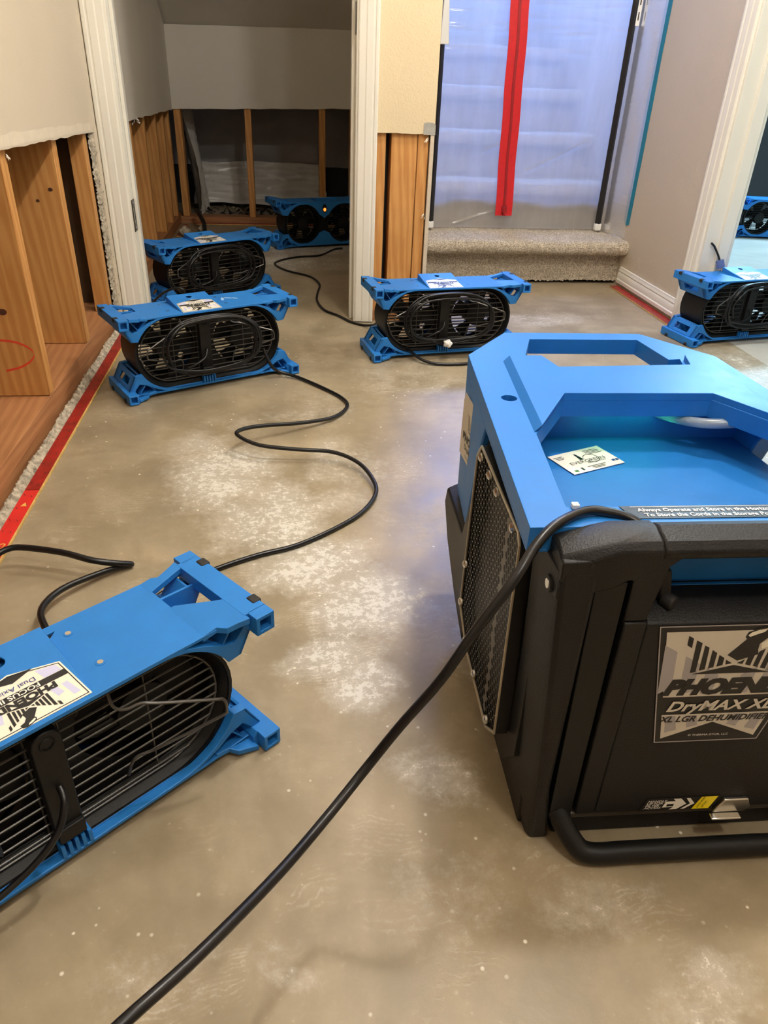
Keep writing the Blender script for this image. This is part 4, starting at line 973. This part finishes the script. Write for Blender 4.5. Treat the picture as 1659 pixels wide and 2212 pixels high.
# perforated return edges of the screen, towards the front and the bottom
o_ = hx.build('hex_mesh', MESHM, dh, smooth=0); o_['kind'] = 'stuff'
for y, z in ((.322, .396), (.265, .398), (.220, .398), (.135, .398), (.344, .20), (.346, .125), (.29, .092), (.22, .088), (.130, .088)):
    MB().cyl((XS - .001, y, z), (XS - .004, y, z), .0072, 14, .0068).cyl((XS - .004, y, z), (XS - .0065, y, z), .0068, 14, .0035).build('button_screw', STEEL, dh, smooth=50)
MB().cyl((-.2225, .026, .398), (-.2262, .026, .398), .0062, 14, .0055).build('stile_bolt', STEEL, dh, smooth=50)
MB().cyl((-.2222, .026, .398), (-.2254, .026, .398), .0095, 16).build('bolt_washer', RUBBER, dh, smooth=50)
# silver badge on the blue cheek
Msd = ortho((-.2175, .465, .35), (0.064, -1, 0), (0, 0, 1))
sb = MB().prism([(-.066, .045), (-.060, .060), (.060, .055), (.068, -.005), (.030, -.035), (.012, -.063), (-.015, -.048), (-.066, -.048)], 'z', .0, .0012, M=Msd).build('side_badge', SILV, dh, bevel=.0004, seg=1)
bird(sb, Msd, .0, .006, .070); text('PHOENIX', .018, INK, sb, Msd, y=-.014, off=.0022, bold=.03, align='CENTER', sx=1.3)
text('DryMAX XL', .012, INK, sb, Msd, y=-.028, off=.0022, bold=.02, align='CENTER', sx=1.2); text('LGR DEHUMIDIFIER', .007, INK, sb, Msd, y=-.040, off=.0022, align='CENTER')
# green display tucked under the roof, drain hose, cord
MB().box(-.07, .07, .405, .420, .4245, .428).build('status_display', GREENL, dh)
MB().tube(spline([(.055, .432, .416), (.068, .410, .418), (.088, .385, .421), (.115, .368, .425), (.145, .362, .429), (.172, .368, .431), (.186, .39, .429), (.188, .425, .426)], 6), .0075, 12).build('drain_hose', HOSE, dh, smooth=60)
cdw = [(.366, .606, .446), (.352, .622, .4545), (.330, .630, .4595), (.303, .632, .4612), (.265, .611, .460), (.237, .588, .450), (.208, .560, .426), (.172, .546, .378), (.139, .534, .327), (.100, .528, .272), (.065, .518, .224), (.020, .474, .206), (-.026, .409, .222), (-.085, .328, .253), (-.133, .278, .265), (-.20, .22, .26)]
Mi = (Matrix.Translation((.483, .56, 0)) @ Matrix.Rotation(math.radians(-2), 4, 'Z')).inverted()
MB().tube(spline([Mi @ Vector(p) for p in cdw], 6), .0053, 10).build('power_cord', CORD, dh, smooth=60)

# business card lying in the pocket
bc = tag(empty('business_card', (.483 - .061, .56 + .354, .3752), math.radians(21)), 'white business card lying in the blue pocket of the dehumidifier', 'card')
MB().box(-.047, .047, -.030, .030, 0, .0007).build('card_stock', CARD, bc)
Mc = Matrix.Translation((0, 0, .0007))
text('EVERGREEN', .0105, INK, bc, Mc, y=-.007, off=.0003, align='CENTER', sx=1.15)
text('RESTORATION', .0045, INK, bc, Mc, x=.012, y=-.0115, off=.0003, align='CENTER', sx=1.1)
rg = MB()
for k in range(20):
    a, c_ = math.radians(-150 + 15 * k), math.radians(-135 + 15 * k)
    rg.face([(.010 + .0125 * math.cos(a), .0005 + .0125 * math.sin(a), .0011), (.010 + .0125 * math.cos(c_), .0005 + .0125 * math.sin(c_), .0011), (.010 + .0115 * math.cos(c_), .0005 + .0115 * math.sin(c_), .0011), (.010 + .0115 * math.cos(a), .0005 + .0115 * math.sin(a), .0011)])
rg.build('ring_print', INK, bc, smooth=0)
tr = []
for i in range(5): tr.append([(-.006 - .0045 * (1 - i * .13), .0015 + i * .0035), (-.006 + .0045 * (1 - i * .13), .0015 + i * .0035), (-.006, .0075 + i * .0035)])
decal('tree_print', tr, INK, bc, Mc, .0005)
decal('icon_print', [[(.034, -.020), (.039, -.020), (.039, -.015), (.034, -.015)], [(.0405, -.020), (.0455, -.020), (.0455, -.015), (.0405, -.015)]], BLUEINK, bc, Mc, .0005)
decal('seal_print', [[(-.040, -.026), (-.034, -.026), (-.034, -.021), (-.040, -.021)]], GREENINK, bc, Mc, .0005)
decal('stamp_print', [[(-.026, -.026), (-.023, -.026), (-.0225, -.018), (-.0265, -.018)]], INK, bc, Mc, .0005)
ln = []
for x, y, l in ((-.044, .020, .016), (-.042, .0165, .015), (-.041, .013, .011), (.012, .022, .024), (.012, .0185, .027), (.012, .015, .025), (.012, .0115, .028), (-.014, -.020, .034), (-.008, -.0235, .024), (-.006, -.0265, .020)): ln.append([(x, y), (x + l, y), (x + l, y + .0011), (x, y + .0011)])
decal('fine_print', ln, INK, bc, Mc, .0005)['kind'] = 'stuff'

# ================================================================== CRAWLSPACE CONTENTS
def crumpled(name, x0, x1, z0, z1, y, amp, seed, mat, lab, nx=36, nz=24, slump=0.0):
    r = random.Random(seed); rows = []; ph = [r.uniform(0, 6) for _ in range(8)]
    for i in range(nz + 1):
        row = []
        for j in range(nx + 1):
            u, v = j / nx, i / nz; x = x0 + (x1 - x0) * u; z = z0 + (z1 - z0) * v
            d = amp * (math.sin(9 * u + 4 * v + ph[0]) + .7 * math.sin(17 * u - 11 * v + ph[1]) + .5 * math.sin(29 * v + 6 * u + ph[2]) + .6 * r.uniform(-.5, .5))
            row.append((x + .3 * d, y + d - slump * (1 - v) ** 2, z + .25 * d))
        rows.append(row)
    b = MB(); b.grid(rows); return tag(b.build(name, mat, smooth=180), lab, 'plastic sheet')
crumpled('vapour_barrier', -.84, .5, .25, 1.04, 5.72, .008, 1, SHEETG, 'dark grey plastic vapour barrier on the crawlspace back wall')
crumpled('poly_sheet', -.62, .28, .03, .285, 5.62, .012, 2, SHEETW, 'milky crumpled plastic low against the crawlspace back wall', slump=.10)
rows = []; rr = random.Random(9)
for i in range(26):
    z = .03 + .58 * i / 25; row = []
    for j in range(12):
        t = j / 11; row.append((-.585 + .05 * (1 - z / .6) + .03 * math.sin(t * 9 + z * 6) + .002 * rr.uniform(-1, 1), 5.06 + .42 * t, z + .02 * math.sin(t * 7)))
    rows.append(row)
b = MB(); b.grid(rows); tag(b.build('poly_sheet', SHEETW, smooth=180), 'hanging milky plastic beside the corner stud of the closet', 'plastic sheet')
r = random.Random(77)
DB = plain('black_scrap_plastic', srgb(28, 26, 26), .5, .2); SCR = plain('grey_paper_scrap', srgb(170, 158, 138), .8, .15)
for i in range(20):
    x, y, z = -.49 + .104 * (i % 5) + r.uniform(-.01, .01), 5.085 + .085 * (i // 5) + r.uniform(-.008, .008), 0.004; a = r.uniform(-.25, .25) + PI * (i % 2); L_ = r.uniform(.06, .088); wd_ = r.uniform(.006, .016); hgt = r.uniform(.015, .045); rows = []
    for k in range(7):
        t = k / 6 - .5; cx, cy = t * L_, .02 * math.sin(t * 5 + i); zz = hgt * abs(math.sin(t * 4 + i)) ; rows.append([(cx - wd_ * math.sin(t * 3), cy - wd_, zz), (cx, cy, zz + .004), (cx + wd_ * math.sin(t * 3), cy + wd_, zz)])
    b = MB(); b.grid(rows); o = b.build('plastic_scrap' if i % 4 else 'paper_scrap', DB if i % 4 else SCR, smooth=60, loc=(x, y, z)); o.rotation_euler = (r.uniform(-.15, .15), r.uniform(-.1, .1), a)
    if i % 4: tag(o, 'curled black plastic scrap in the debris behind the closet studs', 'scrap', 'black scraps on the crawlspace floor')
    else: tag(o, 'pale torn paper scrap in the debris behind the closet studs', 'scrap', 'paper scraps on the crawlspace floor')
for i in range(5):
    o = MB().box(-.11, .11, -.012, .012, 0, .004).build('cardboard_strip', SCR, loc=(.08 + .02 * i, 5.10 + .045 * i, .006 + .004 * i)); o.rotation_euler = (0, -.08, math.radians(-35 + 3 * i))
    tag(o, ('nearest', 'second', 'third', 'fourth', 'farthest')[i] + ' tan cardboard strip of the fan behind the second closet stud', 'strip', 'cardboard strips behind the closet studs')
# small crumbs in the closet corner
for i, (x, y, s_, mat, lab) in enumerate(((-.575, 4.50, .05, GYP, 'chunk of broken drywall in the far left closet corner'), (-.49, 4.60, .03, SCR, 'small paper wad beside the drywall chunk in the closet corner'))):
    blob('debris_chunk', (x, y, .03), s_ * .7, 11 + i, mat, lab, 'debris')
tag(MB().tube(spline([(-.46, 4.45, .02), (-.47, 4.56, .06), (-.505, 4.70, .085), (-.53, 4.80, .10)], 5), [.012] * 16, 6).build('black_strap', DB, smooth=60), 'black strap leaning in the closet corner behind the air mover', 'strap')
